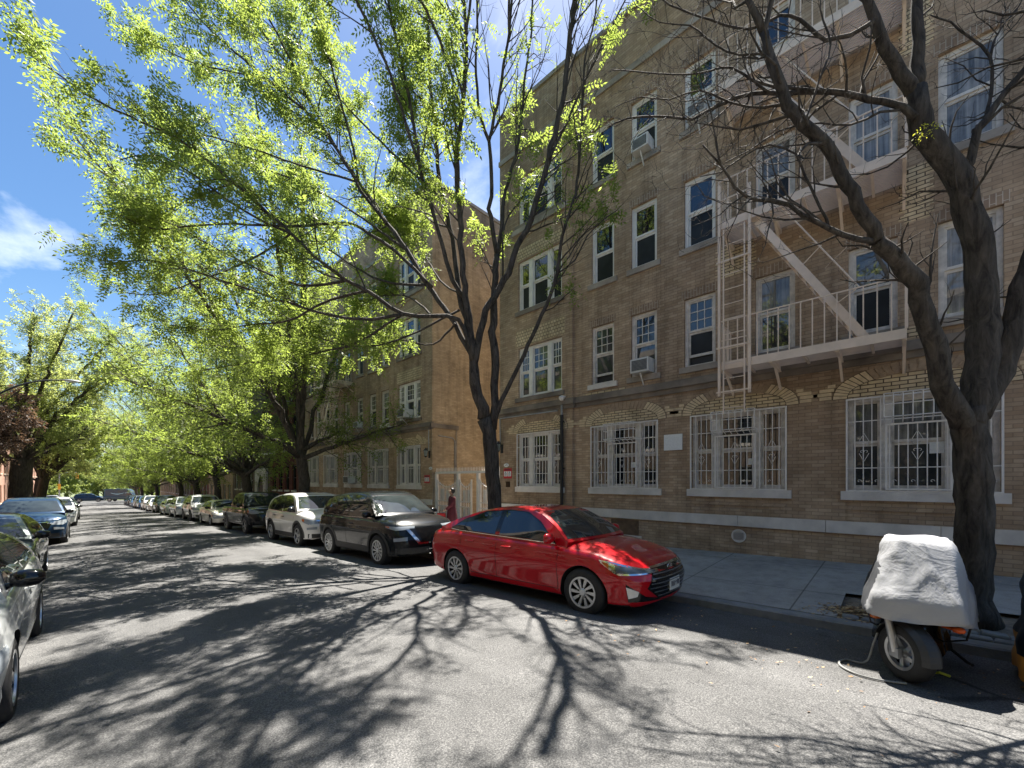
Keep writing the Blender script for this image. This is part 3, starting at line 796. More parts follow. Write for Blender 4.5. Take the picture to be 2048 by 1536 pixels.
BARE_LIMBS = [
    ([(6.99,-0.65,0.04),(6.97,-0.64,0.14),(6.97,-0.63,0.31),(6.97,-0.64,0.85),(6.97,-0.64,1.77),(6.95,-0.61,2.22),(6.93,-0.59,2.48)], 0.26, 0.235),
    ([(6.78,-0.54,2.27),(6.65,-0.44,2.52),(6.56,-0.37,2.71),(6.45,-0.31,3.17),(6.32,-0.22,3.48),(6.21,-0.15,3.78),(6.1,-0.06,3.95),(5.94,0.08,4.11),(5.86,0.15,4.21)], 0.13, 0.085),
    ([(5.86,0.15,4.21),(5.83,0.19,4.37),(5.74,0.3,4.62),(5.64,0.44,4.99),(5.56,0.56,5.32),(5.41,0.74,5.56),(5.32,0.86,5.79),(5.25,0.96,6.09),(5.21,1.03,6.39),(5.19,1.07,6.61)], 0.08, 0.055),
    ([(5.19,1.07,6.61),(5.14,1.14,6.8),(5.09,1.2,7.0),(5.01,1.31,7.53),(4.96,1.4,8.3),(4.81,1.62,9.26)], 0.045, 0.02),
    ([(5.19,1.07,6.61),(5.21,1.01,6.88),(5.24,0.92,7.35),(5.21,0.87,8.03),(5.08,0.89,8.87)], 0.04, 0.015),
    ([(5.86,0.15,4.21),(5.68,0.3,4.23),(5.42,0.52,4.32),(5.19,0.71,4.44),(5.06,0.81,4.53),(4.89,0.96,4.55),(4.7,1.12,4.57),(4.6,1.2,4.66),(4.46,1.3,4.86),(4.3,1.42,5.04)], 0.035, 0.01),
    ([(5.44,0.52,4.33),(5.41,0.59,4.57),(5.38,0.72,4.96),(5.34,0.8,5.21),(5.21,1.01,5.35),(5.07,1.22,5.28),(4.93,1.44,5.12),(4.81,1.62,5.1)], 0.02, 0.008),
    ([(6.94,-0.6,2.28),(7.04,-0.7,2.79),(7.08,-0.72,3.37),(7.08,-0.7,4.02),(7.04,-0.65,4.51),(6.97,-0.56,4.97),(6.88,-0.45,5.3),(6.69,-0.24,5.69),(6.65,-0.19,5.95),(6.63,-0.16,6.18)], 0.17, 0.115),
    ([(6.63,-0.16,6.18),(6.65,-0.18,6.47),(6.65,-0.18,6.75),(6.64,-0.17,7.22),(6.65,-0.18,7.98),(6.71,-0.24,8.96),(6.67,-0.2,10.01)], 0.09, 0.03),
    ([(6.62,-0.15,6.12),(6.49,-0.03,6.35),(6.34,0.1,6.63),(6.24,0.18,6.93),(6.17,0.24,7.15),(5.94,0.42,7.73),(5.77,0.54,8.51),(5.73,0.49,9.48)], 0.085, 0.025),
    ([(6.56,-0.16,5.81),(6.51,-0.05,5.98),(6.42,0.12,6.08),(6.24,0.44,6.26),(6.11,0.66,6.34),(5.98,0.87,6.38),(5.88,1.04,6.41),(5.72,1.29,6.46),(5.6,1.49,6.44),(5.47,1.72,6.36),(5.37,1.89,6.29),(5.15,2.24,6.39),(4.93,2.57,6.43),(4.79,2.79,6.35)], 0.045, 0.01),
    ([(5.94,0.64,6.21),(5.86,0.83,6.31),(5.77,1.05,6.41),(5.67,1.28,6.58),(5.58,1.5,6.83),(5.48,1.72,6.87),(5.35,1.98,6.9),(5.12,2.42,7.07),(4.93,2.79,7.22)], 0.022, 0.008),
    ([(6.44,-0.03,5.9),(6.32,0.14,5.9),(6.14,0.39,5.79),(5.95,0.65,5.85),(5.69,1.0,5.81),(5.49,1.27,5.61),(5.33,1.5,5.49)], 0.02, 0.008),
    ([(6.17,0.18,6.87),(6.08,0.39,6.79),(5.97,0.6,6.81),(5.87,0.83,7.14),(5.78,1.02,7.27),(5.63,1.3,7.19),(5.41,1.7,7.44),(5.18,2.11,7.77),(5.04,2.38,8.13)], 0.03, 0.009),
    ([(6.94,-0.56,5.18),(6.98,-0.63,5.3),(6.98,-0.67,5.63),(7.04,-0.74,5.75),(7.1,-0.84,5.93),(7.23,-1.03,6.23),(7.34,-1.2,6.54),(7.42,-1.35,6.93),(7.4,-1.41,7.52)], 0.055, 0.02),
    ([(7.05,-0.74,5.75),(7.16,-0.79,6.08),(7.28,-0.8,6.59),(7.22,-0.63,6.89),(7.13,-0.47,7.13),(7.04,-0.3,7.28)], 0.022, 0.008),
    ([(7.38,-0.81,6.66),(7.56,-0.9,7.06),(7.84,-1.09,7.44),(8.03,-1.2,7.89)], 0.018, 0.007),
    ([(6.99,-0.65,2.39),(7.1,-0.81,2.73),(7.17,-0.92,3.15),(7.22,-1.04,3.83),(7.28,-1.17,4.58),(7.28,-1.26,5.36),(7.14,-1.2,6.28),(7.1,-1.26,7.26),(7.03,-1.31,8.44)], 0.15, 0.04),
    ([(7.16,-1.15,4.53),(7.41,-1.38,5.09),(7.7,-1.63,5.84),(7.91,-1.8,6.71)], 0.06, 0.02),
    ([(5.23,1.03,6.41),(5.12,1.29,6.48),(5.02,1.52,6.69),(4.93,1.77,7.04),(4.78,2.07,7.18),(4.67,2.34,7.52)], 0.018, 0.007),
    ([(5.37,0.73,5.53),(5.57,0.61,6.05),(5.7,0.53,6.49),(5.68,0.62,6.93),(5.78,0.59,7.44)], 0.02, 0.008),
    ([(5.32,0.86,5.79),(5.24,1.11,5.85),(5.15,1.4,6.03),(5.05,1.7,6.3),(4.93,2.01,6.31),(4.8,2.33,6.46),(4.68,2.62,6.44)], 0.02, 0.007),
    ([(4.53,1.33,4.92),(4.59,1.39,5.35),(4.61,1.47,5.74),(4.63,1.56,6.13),(4.68,1.6,6.54)], 0.012, 0.006),
]
# ---------------------------------------------------------------- trees
def bark_mat(name, c1, c2):
    m, t, b = nt(name)
    c = coords(t)
    mp = t.nodes.new('ShaderNodeMapping'); mp.inputs['Scale'].default_value = (1, 1, .22); t.links.new(c, mp.inputs[0])
    n = noisetex(t, mp.outputs[0], 14, 6, .7, .6)
    n2 = noisetex(t, c, 1.5, 4)
    out = mixc(t, 1, ramp(t, n, [(.32, c1), (.68, c2)]), ramp(t, n2, [(.3, (.75,)*3), (.7, (1.15,)*3)]), 'MULTIPLY')
    t.links.new(out, b.inputs['Base Color']); b.inputs['Roughness'].default_value = .85
    b.inputs['Specular IOR Level'].default_value = .3
    bump(t, b, n, 1.0, .045)
    return m

def leaf_mat(name, dark, light, trans, tmix=.5):
    m = bpy.data.materials.new(name); m.use_nodes = True
    t = m.node_tree; t.nodes.clear()
    out = t.nodes.new('ShaderNodeOutputMaterial')
    c = coords(t)
    n = noisetex(t, c, 2.2, 3, .6); n2 = noisetex(t, c, 14, 2, .6)
    f = mathn(t, 'ADD', mathn(t, 'MULTIPLY', n, .5), mathn(t, 'MULTIPLY', n2, .5))
    d = t.nodes.new('ShaderNodeBsdfPrincipled')
    t.links.new(ramp(t, f, [(.35, dark), (.65, light)]), d.inputs['Base Color'])
    d.inputs['Roughness'].default_value = .5; d.inputs['Specular IOR Level'].default_value = .35
    tr = t.nodes.new('ShaderNodeBsdfTranslucent')
    t.links.new(ramp(t, f, [(.35, tuple(x*.7 for x in trans)), (.65, trans)]), tr.inputs['Color'])
    mx = t.nodes.new('ShaderNodeMixShader'); mx.inputs[0].default_value = tmix
    t.links.new(d.outputs[0], mx.inputs[1]); t.links.new(tr.outputs[0], mx.inputs[2])
    t.links.new(mx.outputs[0], out.inputs[0])
    return m

M['bark'] = bark_mat('dark_bark', (.018, .015, .013), (.125, .106, .088))
M['bark2'] = bark_mat('grey_brown_bark', (.03, .024, .02), (.11, .09, .07))
M['leaf'] = leaf_mat('spring_leaf', (.055, .09, .018), (.18, .235, .055), (.42, .53, .10), .55)
M['leaf2'] = leaf_mat('light_spring_leaf', (.13, .17, .045), (.25, .29, .10), (.52, .58, .17), .6)
M['leafy'] = leaf_mat('yellow_young_leaf', (.40, .42, .04), (.55, .55, .06), (.75, .75, .08), .5)
M['leafp'] = leaf_mat('purple_leaf', (.05, .035, .028), (.12, .085, .065), (.20, .12, .07), .4)
M['leafd'] = leaf_mat('far_leaf', (.11, .15, .045), (.22, .27, .09), (.50, .57, .16), .55)

def catmull(pts, rad, step):
    P = [Vector(p) for p in pts]
    if len(P) == 2: P = [P[0], P[0].lerp(P[1], .5), P[1]]; rad = [rad[0], (rad[0]+rad[1])/2, rad[1]] if len(rad) == 2 else rad
    out, ro = [], []
    n = len(P)
    for i in range(n-1):
        p0 = P[max(i-1, 0)]; p1 = P[i]; p2 = P[i+1]; p3 = P[min(i+2, n-1)]
        k = max(1, int((p2-p1).length/step + .5))
        for j in range(k):
            u = j/k
            q = ((p1*2) + (p2-p0)*u + (p0*2-p1*5+p2*4-p3)*u*u + (p1*3-p0-p2*3+p3)*u**3)*.5
            out.append(q); ro.append(rad[i]+(rad[i+1]-rad[i])*u)
    out.append(P[-1]); ro.append(rad[-1])
    return out, ro

class Tree:
    def __init__(s, seed, leafp=None, leaf_len=.23, pairs=4, leaflet=(.055, .02), twig_leaves=(5, 9), rough=.02):
        s.r = random.Random(seed); s.b = MB(); s.L = []; s.leafp = leafp or (lambda p: 1)
        s.ll = leaf_len; s.pairs = pairs; s.lf = leaflet; s.tl = twig_leaves; s.rough = rough; s.tuft = 1
    def rv(s): return Vector((s.r.gauss(0, 1), s.r.gauss(0, 1), s.r.gauss(0, 1)))
    def wood(s, pts, rad, step=.3, jit=0.0):
        p, r_ = catmull(pts, rad, step)
        if jit:
            for i in range(1, len(p)-1): p[i] = p[i] + s.rv()*jit*min(1, r_[i]*8+.2)
        rm = max(r_)
        n = 36 if rm > .12 else 10 if rm > .05 else 6 if rm > .018 else 4 if rm > .008 else 3
        i0 = len(s.b.v)
        s.b.tube(p, r_, n, 0, cap=rm > .01)
        if rm > .06:
            for i in range(i0, len(s.b.v)):
                v = Vector(s.b.v[i]); k = noise.noise(v*Vector((5, 5, 2.2)).length*0+Vector((v.x*6, v.y*6, v.z*2.0)))
                ax = min(range(len(p)), key=lambda q: (p[q]-v).length_squared)
                d = v - p[ax]; d -= Vector((0, 0, d.z*.5))
                if d.length > 1e-4: s.b.v[i] = tuple(v + d.normalized()*(k*s.rough*min(1, rm*6) + .5*s.rough*min(1, rm*5)*noise.noise(Vector((v.x*22, v.y*22, v.z*4)))))
        return p, r_
    def leaves_on(s, pts, n, droop=.5, size=1.0, start=.25):
        for i in range(n):
            f = start + (1-start)*(i+s.r.random())/n
            x = f*(len(pts)-1); k = min(int(x), len(pts)-2)
            p = pts[k].lerp(pts[k+1], x-k)
            if s.r.random() > s.leafp(p): continue
            tdir = (pts[k+1]-pts[k]).normalized()
            for q in range(s.tuft):                            # a tuft of leaves from one spur
                d = (tdir*.45 + s.rv()*.6 + Vector((0, 0, -droop*s.r.random()))).normalized()
                s.L.append((p, d, size*s.r.uniform(.6, 1.25)))
    def branch(s, p, d, length, r0, level, maxlev, up=.12, wig=.22, kids=None, bare=False):
        n = max(4, int(length/.22)) if length > .5 else 4
        pts = [p]; q = p.copy(); dd = d.normalized()
        for i in range(n):
            dd = (dd + s.rv()*wig*.5 + Vector((0, 0, up))*.5).normalized()
            q = q + dd*(length/n); pts.append(q.copy())
        rad = [r0*(1-.75*i/n) for i in range(n+1)]
        s.b.tube(pts, rad, 5 if r0 > .012 else 4 if r0 > .006 else 3, 0, cap=False)
        if level >= maxlev-1 and not bare: s.leaves_on(pts, s.r.randint(*s.tl) if level == maxlev else s.r.randint(3, 6) if s.tuft == 1 else s.r.randint(2, 4), size=1)
        if level < maxlev:
            nk = kids(length, level) if kids else max(2, int(length/.25))
            s.kids_on(pts, rad, nk, level+1, maxlev, length, up, wig, kids, bare, .2)
    def kids_on(s, pts, rad, nk, level, maxlev, plen, up, wig, kids, bare, start, L=None, spread=(.5, 1.0), out=None):
        for i in range(nk):
            f = start + (1-start)*(i+s.r.random()*.9)/nk
            x = min(f, .999)*(len(pts)-1); k = int(x)
            p = pts[k].lerp(pts[k+1], x-k); tdir = (pts[k+1]-pts[k]).normalized()
            perp = tdir.cross(s.rv()).normalized()
            a = s.r.uniform(*spread)
            d = tdir*math.cos(a) + perp*math.sin(a) + Vector((0, 0, up))
            if out is not None:
                o = Vector((p.x-out[0], p.y-out[1], 0))
                if o.length > .3: d += o.normalized()*.25
            r_ = rad[k]
            ln = (L if L else plen*.55)*(1-.45*f)*s.r.uniform(.65, 1.25)
            s.branch(p, d, ln, max(.003, min(r_*.5, .012+.006*ln)), level, maxlev, up, wig, kids, bare)
    def leaf_mesh(s, name, m, parent, origin):
        """every compound leaf: a row of paired leaflets and one at the tip"""
        if not s.L: return None
        N = len(s.L)
        P = np.array([tuple(l[0]) for l in s.L]); D = np.array([tuple(l[1]) for l in s.L]); S = np.array([l[2] for l in s.L])[:, None]
        rs = np.random.RandomState(s.r.randint(0, 99999))
        up = np.tile([0, 0, 1.0], (N, 1)) + rs.normal(0, .45, (N, 3))
        side = np.cross(D, up); side /= np.linalg.norm(side, axis=1)[:, None]+1e-9
        nor = np.cross(side, D)
        quads = []
        lw, lx = s.lf[0], s.lf[1]
        def add(c, ax):                                        # rhombus leaflet from c along ax
            ax = ax + rs.normal(0, .18, (N, 3)); ax /= np.linalg.norm(ax, axis=1)[:, None]
            w_ = np.cross(ax, nor + rs.normal(0, .35, (N, 3))); w_ /= np.linalg.norm(w_, axis=1)[:, None]+1e-9
            ln = lw*S*rs.uniform(.8, 1.2, (N, 1)); wd = lx*S
            a = c; e = c + ax*ln; mid = c + ax*ln*.45
            quads.append(np.stack([a, mid + w_*wd*.5, e, mid - w_*wd*.5], 1))
        down = np.array([0, 0, -1.0])
        for k in range(s.pairs):
            f = (k+.6)/(s.pairs+.3)
            c = P + D*s.ll*S*f + down*s.ll*S*.28*f*f
            for sg in (-1, 1): add(c, side*sg + D*.45 + down*.12)
        add(P + D*s.ll*S + down*s.ll*S*.28, D + down*.4)
        Q = np.concatenate(quads, 0).reshape(-1, 3) - np.array(origin)
        nf = len(Q)//4
        me = bpy.data.meshes.new(name)
        me.vertices.add(len(Q)); me.vertices.foreach_set('co', Q.astype(np.float32).ravel())
        me.loops.add(len(Q)); me.loops.foreach_set('vertex_index', np.arange(len(Q), dtype=np.int32))
        me.polygons.add(nf); me.polygons.foreach_set('loop_start', np.arange(0, len(Q), 4, dtype=np.int32))
        me.update(calc_edges=True); me.validate()
        me.materials.append(m)
        o = bpy.data.objects.new(name, me); COL.objects.link(o); o.parent = parent
        return o

def lerp_r(n, a, b): return [a + (b-a)*i/(n-1) for i in range(n)]

# the leafy tree behind the red sedan
def leafy_tree():
    org = (7.0, 7.22, walk_z(7.0, 7.22))
    root = empty('street_tree', org, label='tall many-limbed leafy tree behind the red sedan, in front of the white gate', cat='tree', group='trees along the building side pavement')
    def lp(p):
        lat = p.x*.688 - p.y*.7255
        v = 1.0 if lat < -1.9 else .75 if lat < -.7 else .3
        if p.x < 5.2: v = max(v, .85)
        if p.z > 8.0:
            xs_, ys_ = p.x-.362*p.z, p.y-.235*p.z             # where its shade falls: the middle of the road stays open
            if 1.6 < xs_ < 4.6 and ys_ < 4.6: v = .05
            elif p.z > 9: v = .78 if p.x < 7.4 else .4
        if p.x > 8.2 and p.z < 10: v = .12
        if p.z < 5.6 and p.x > 5: v *= .35
        return min(1, v*1.5) if noise.noise(p*1.25) > -.04 else v*.18
    T = Tree(5, lp, .31, 5, (.095, .038), (2, 3)); T.tuft = 3
    k2 = lambda L, lev: max(2, int(L/.27)) if lev == 1 else max(2, int(L/.3))
    for pts, r0, r1 in MID_LIMBS:
        p, r_ = T.wood(pts, lerp_r(len(pts), r0, r1), .28, .02)
        if r0 > .14: continue
        ln = sum((Vector(a)-Vector(b)).length for a, b in zip(pts[:-1], pts[1:]))
        big = r0 > .09
        st = .75 if big else .3
        mz = sum(q[2] for q in pts)/len(pts); ml = sum(q[0]*.688-q[1]*.7255 for q in pts)/len(pts)
        T.kids_on(p, r_, int(ln*(1-st)*(5.2 if mz < 9 and -5 < ml < -1 else 3.9)), 1, 2, ln, .12, .24, k2, False, st, L=1.9 if r0 > .04 else 1.35, spread=(.35, .85), out=(7, 7.3))
        T.leaves_on(p[int(len(p)*.55):], 8)
    T.b.build('trunk', M['bark'], root, org, smooth=180)
    T.leaf_mesh('crown', M['leaf'], root, org)
    print('mid tree leaves', len(T.L), 'wood faces', len(T.b.f))
leafy_tree()

# the almost bare tree at the right, by the covered scooter
def bare_tree():
    org = (6.95, -.62, walk_z(6.95, -.62))
    root = empty('street_tree', org, label='thick nearly bare tree with forked trunk beside the covered scooter', cat='tree', group='trees along the building side pavement')
    T = Tree(9, lambda p: .0, .2, 3, (.06, .026), (1, 2), rough=.016)
    for k, (pts, r0, r1) in enumerate(BARE_LIMBS):
        rr = [v*.86 for v in lerp_r(len(pts), r0, r1)]
        if k == 0: rr = [v*.74 for v in rr]; rr[0] *= 1.35; rr[1] *= 1.12
        p, r_ = T.wood(pts, rr, .16, .012)
        ln = sum((Vector(a)-Vector(b)).length for a, b in zip(pts[:-1], pts[1:]))
        if k in (0,): continue
        st = .55 if r0 > .1 else .35 if r0 > .06 else .12
        T.kids_on(p, r_, int(ln*(1-st)*(4.4 if r0 > .05 else 8.0)), 1, 3, ln, .05, .5, lambda L, lev: max(2, int(L/.2)), True, st, L=1.2 if r0 > .03 else .85, spread=(.5, 1.15))
        if r0 > .04:                                            # thin suckers all along the thick limbs
            T.kids_on(p, r_, int(ln*3.2), 2, 3, ln, .1, .45, lambda L, lev: max(1, int(L/.25)), True, .2, L=.5, spread=(.7, 1.3))
    T.b.build('trunk', M['bark'], root, org, smooth=180)
    for c in BARE_TUFTS:
        for i in range(7): T.L.append((Vector(c)+T.rv()*.03, (T.rv()+Vector((0, 0, -.3))).normalized(), .42))
    T.leaf_mesh('crown', M['leafy'], root, org)
    print('bare tree wood faces', len(T.b.f))
BARE_TUFTS = [(3.66, 2.05, 6.75), (3.62, 2.0, 6.6), (5.0, .3, 6.6), (6.1, -.25, 5.35), (6.12, -.2, 5.3), (4.15, 1.75, 6.9), (4.95, .32, 6.55)]
bare_tree()

def locust(seed, h=13.5, spread=5.2, lean=(-1.2, 0), fork=3.6, tr=.24, leaf_m=None, dens=1.0, leaflet=(.12, .05), pairs=2, bark=None, leafp=None, low=0.0, nlimb=9):
    """a vase-shaped street tree around the local origin"""
    T = Tree(seed, leafp, .28, pairs, leaflet, (6, 9))
    r = T.r
    T.wood([(0, 0, -.1), (.02, .02, fork*.5), (lean[0]*.1, lean[1]*.1, fork)], [tr*1.25, tr*.95, tr*.85], .4, .02)
    for i in range(nlimb):
        a = 2*PI*(i+r.random()*.7)/nlimb
        rr = spread*r.uniform(.35, 1.0); top = h*r.uniform(.78, 1.0) - rr*.28
        ex, ey = math.cos(a)*rr + lean[0], math.sin(a)*rr + lean[1]
        z0 = fork*r.uniform(.78, 1.02)
        low_l = r.random() < low
        if low_l: top = fork + r.uniform(.8, 2.5)
        pts = [(lean[0]*.08, lean[1]*.08, z0), (ex*.22, ey*.22, z0+(top-z0)*.3), (ex*.55, ey*.55, z0+(top-z0)*.62), (ex*.82, ey*.82, z0+(top-z0)*.86), (ex, ey, top)]
        p, r_ = T.wood(pts, lerp_r(5, min(tr*.45, .15), .015), .4, .05)
        ln = (Vector(pts[0])-Vector(pts[-1])).length*1.1
        T.kids_on(p, r_, int(ln*2.3*dens), 1, 2, ln, .03, .3, lambda L, lev: max(2, int(L/.3)), False, .22, L=2.1, spread=(.4, 1.1), out=(0, 0))
    return T

def plant(T, name, label, org, leaf_m, bark_m, group=None, cat='tree'):
    root = empty(name, org, label=label, cat=cat, group=group)
    T.b.build('trunk', bark_m, root, smooth=180)
    T.leaf_mesh('crown', leaf_m, root, (0, 0, 0))
    return root

def dup_tree(src, org, rz, label, sc=1.0):
    c = copy_tree(src); c.location = org; c.rotation_euler = (0, 0, rz); c.scale = (sc,)*3; c['label'] = label
    return c

GR = 'trees along the building side pavement'
T = locust(31, 17.0, 6.6, (-2.0, .0), 3.6, .25, dens=1.3, low=.3, leaflet=(.11, .05), nlimb=15, leafp=lambda p: .95 if p.x < 1.2 else .7)
t3 = plant(T, 'street_tree', 'leafy tree with dark trunk before the far end of the orange flanked house', (6.95, 19.8, walk_z(6.95, 19.8)), M['leaf'], M['bark'], GR)
T = locust(47, 13.5, 5.4, (-2.0, -.3), 3.2, .27, dens=1.2, low=.45, leaflet=(.13, .06), nlimb=11, leafp=lambda p: .95 if p.x < .6 else .6)
t4 = plant(T, 'street_tree', 'leafy tree with twin dark stems in front of the dark red brick house', (6.95, 29.2, walk_z(6.95, 29.2)), M['leaf'], M['bark'], GR)
for k, (y, src, rz, sc, lb) in enumerate([
    (37.5, t3, .15, .92, 'leafy tree just beyond the pale pointed doorway'),
    (45.5, t4, -.2, .95, 'leafy tree level with the white sedan far down the row'),
    (54.5, t3, -.15, .9, 'leafy tree beside the dark green parked car'),
    (75.0, t3, .3, .9, 'leafy tree, third from last in the building side row'),
    (97.0, t3, -.25, .92, 'leafy tree, second from last in the building side row'),
    (107.5, t4, .1, .9, 'leafy tree at the far corner of the street')]):
    dup_tree(src, (6.95, y, walk_z(6.95, y)), rz, lb, sc)

# far side: the big old tree, the purple plum and more beyond
T = locust(63, 18.5, 7.6, (1.2, -1.0), 4.6, .62, dens=1.35, leaflet=(.15, .07), nlimb=18, low=.1, leafp=lambda p: .95 if noise.noise(p*.7) > -.2 else .3)
tb = plant(T, 'street_tree', 'big old tree with a thick dark trunk on the far side pavement', (-3.3, 47, walk_z(XK, 47)), M['leaf2'], M['bark2'], 'trees along the far side pavement')
T2 = locust(64, 10.5, 4.6, (1.0, -.6), 3.5, .33, dens=1.0, leaflet=(.16, .08), nlimb=9)
tb2 = plant(T2, 'street_tree', 'slimmer leaning tree close against the thick old trunk', (-2.85, 53, walk_z(XK, 53)), M['leaf2'], M['bark2'], 'trees along the far side pavement')
tb2.rotation_euler = (0, .12, 0)
dup_tree(tb, (-3.6, 72, walk_z(XK, 72)), 1.3, 'broad leafy tree beyond the thick old trunk', .85)
dup_tree(tb2, (-3.6, .5, walk_z(XK, .5)), 2.0, 'unseen leafy tree added across the street beside the camera to darken reflections', 1.0)  # out of view, added so car paint and walls catch less sky
dup_tree(tb2, (-3.6, -9, walk_z(XK, -9)), 4.0, 'unseen leafy tree added across the street behind the camera to darken reflections', 1.05)  # likewise out of view, added to darken reflections
T = locust(71, 8.0, 2.6, (.2, 0), 3.0, .12, dens=1.3, leaflet=(.15, .09), nlimb=9)
plant(T, 'plum_tree', 'small purple-leaved tree in front of the pale brick houses', (-4.6, 38.5, walk_z(XK, 38.5)), M['leafp'], M['bark'])

# park beyond the crossing
T = locust(81, 13, 6.0, (0, 0), 1.7, .3, dens=.9, leaflet=(.3, .17), pairs=2, nlimb=9, low=.4)
tp = plant(T, 'park_tree', 'leafy park tree behind the dark delivery van', (14, 133, g(130)), M['leafd'], M['bark2'], 'trees in the park beyond the crossing')
k = 0
for row, (y, n, x0, x1) in enumerate([(136, 8, -22, 40), (150, 9, -34, 54), (172, 10, -44, 70)]):
    for i in range(n):
        x = x0 + (x1-x0)*(i+rnd.random()*.6)/n
        c = copy_tree(tp); c.location = (x, y+rnd.uniform(-4, 4), g(150)-.3); c.rotation_euler = (0, 0, rnd.uniform(0, 6.28))
        sc = rnd.uniform(.75, 1.1)*(1, 1.1, 1.25)[row]; c.scale = (sc, sc, sc)
        c['label'] = ('leafy park tree of the front row beyond the crossing', 'leafy park tree of the middle row beyond the crossing', 'tall park tree of the rear row beyond the crossing')[row]
        c['group'] = ('front row of park trees', 'middle row of park trees', 'rear row of park trees')[row]
# ---------------------------------------------------------------- cars
def paint(name, col, rough=.32, metal=.0, flake=0.0):
    m, t, b = nt(name)
    c = coords(t)
    n = noisetex(t, c, 900, 1, .5); n2 = noisetex(t, c, 1.2, 3)
    a = mixc(t, n2, tuple(x*.9 for x in col), tuple(min(1, x*1.06) for x in col))
    out = mixc(t, 1, a, ramp(t, n, [(.3, (1-flake,)*3), (.7, (1+flake,)*3)]), 'MULTIPLY')
    t.links.new(out, b.inputs['Base Color'])
    b.inputs['Roughness'].default_value = rough; b.inputs['Metallic'].default_value = metal
    b.inputs['Coat Weight'].default_value = 1; b.inputs['Coat Roughness'].default_value = .015; b.inputs['Specular IOR Level'].default_value = .12; b.inputs['Coat IOR'].default_value = 1.3 if max(col) < .1 else 1.5
    return m
M['carglass'] = glass('car_window_glass', (.012, .016, .018), .015, 1.75, 0)
M['screen'] = glass('windscreen_glass', (.03, .04, .042), .015, 1.8, 0)
M['rubber'] = mat('tyre_rubber', (.018, .018, .019), .75, var=.3, scale=20, bstr=.15, bscale=80)
M['alloy'] = mat('silver_alloy', (.52, .53, .54), .32, .75, var=.1)
M['alloyd'] = mat('dark_alloy', (.10, .10, .105), .35, .7, var=.1)
M['clad'] = mat('black_plastic_cladding', (.022, .023, .025), .6, var=.2)
M['gloss'] = mat('gloss_black', (.008, .008, .009), .12, var=.1)
M['chrome'] = mat('chrome', (.75, .76, .78), .12, 1.0, var=.05)
M['lamp'] = glass('headlamp_lens', (.30, .33, .36), .03, 1.6, 0)
M['lampd'] = glass('headlamp_inner', (.06, .075, .09), .03, 1.6, 0)
M['amber'] = glass('amber_lens', (.55, .13, .02), .08, 1.5, 0)
M['tail'] = glass('tail_lamp_lens', (.30, .008, .01), .06, 1.5, 0)
M['plate'] = mat('licence_plate', (.75, .74, .68), .4, var=.08)
M['ink'] = flat('dark_ink', (.03, .03, .06), .5)
M['under'] = mat('underbody', (.012, .012, .012), .9)

def lin(keys, x): return float(np.interp(x, [k[0] for k in keys], [k[1] for k in keys]))
def smooth_keys(keys, n=60, it=2):
    xs = np.linspace(keys[0][0], keys[-1][0], n)
    ys = np.interp(xs, [k[0] for k in keys], [k[1] for k in keys])
    for _ in range(it):
        ys[1:-1] = .25*ys[:-2] + .5*ys[1:-1] + .25*ys[2:]
    return list(zip(xs, ys))

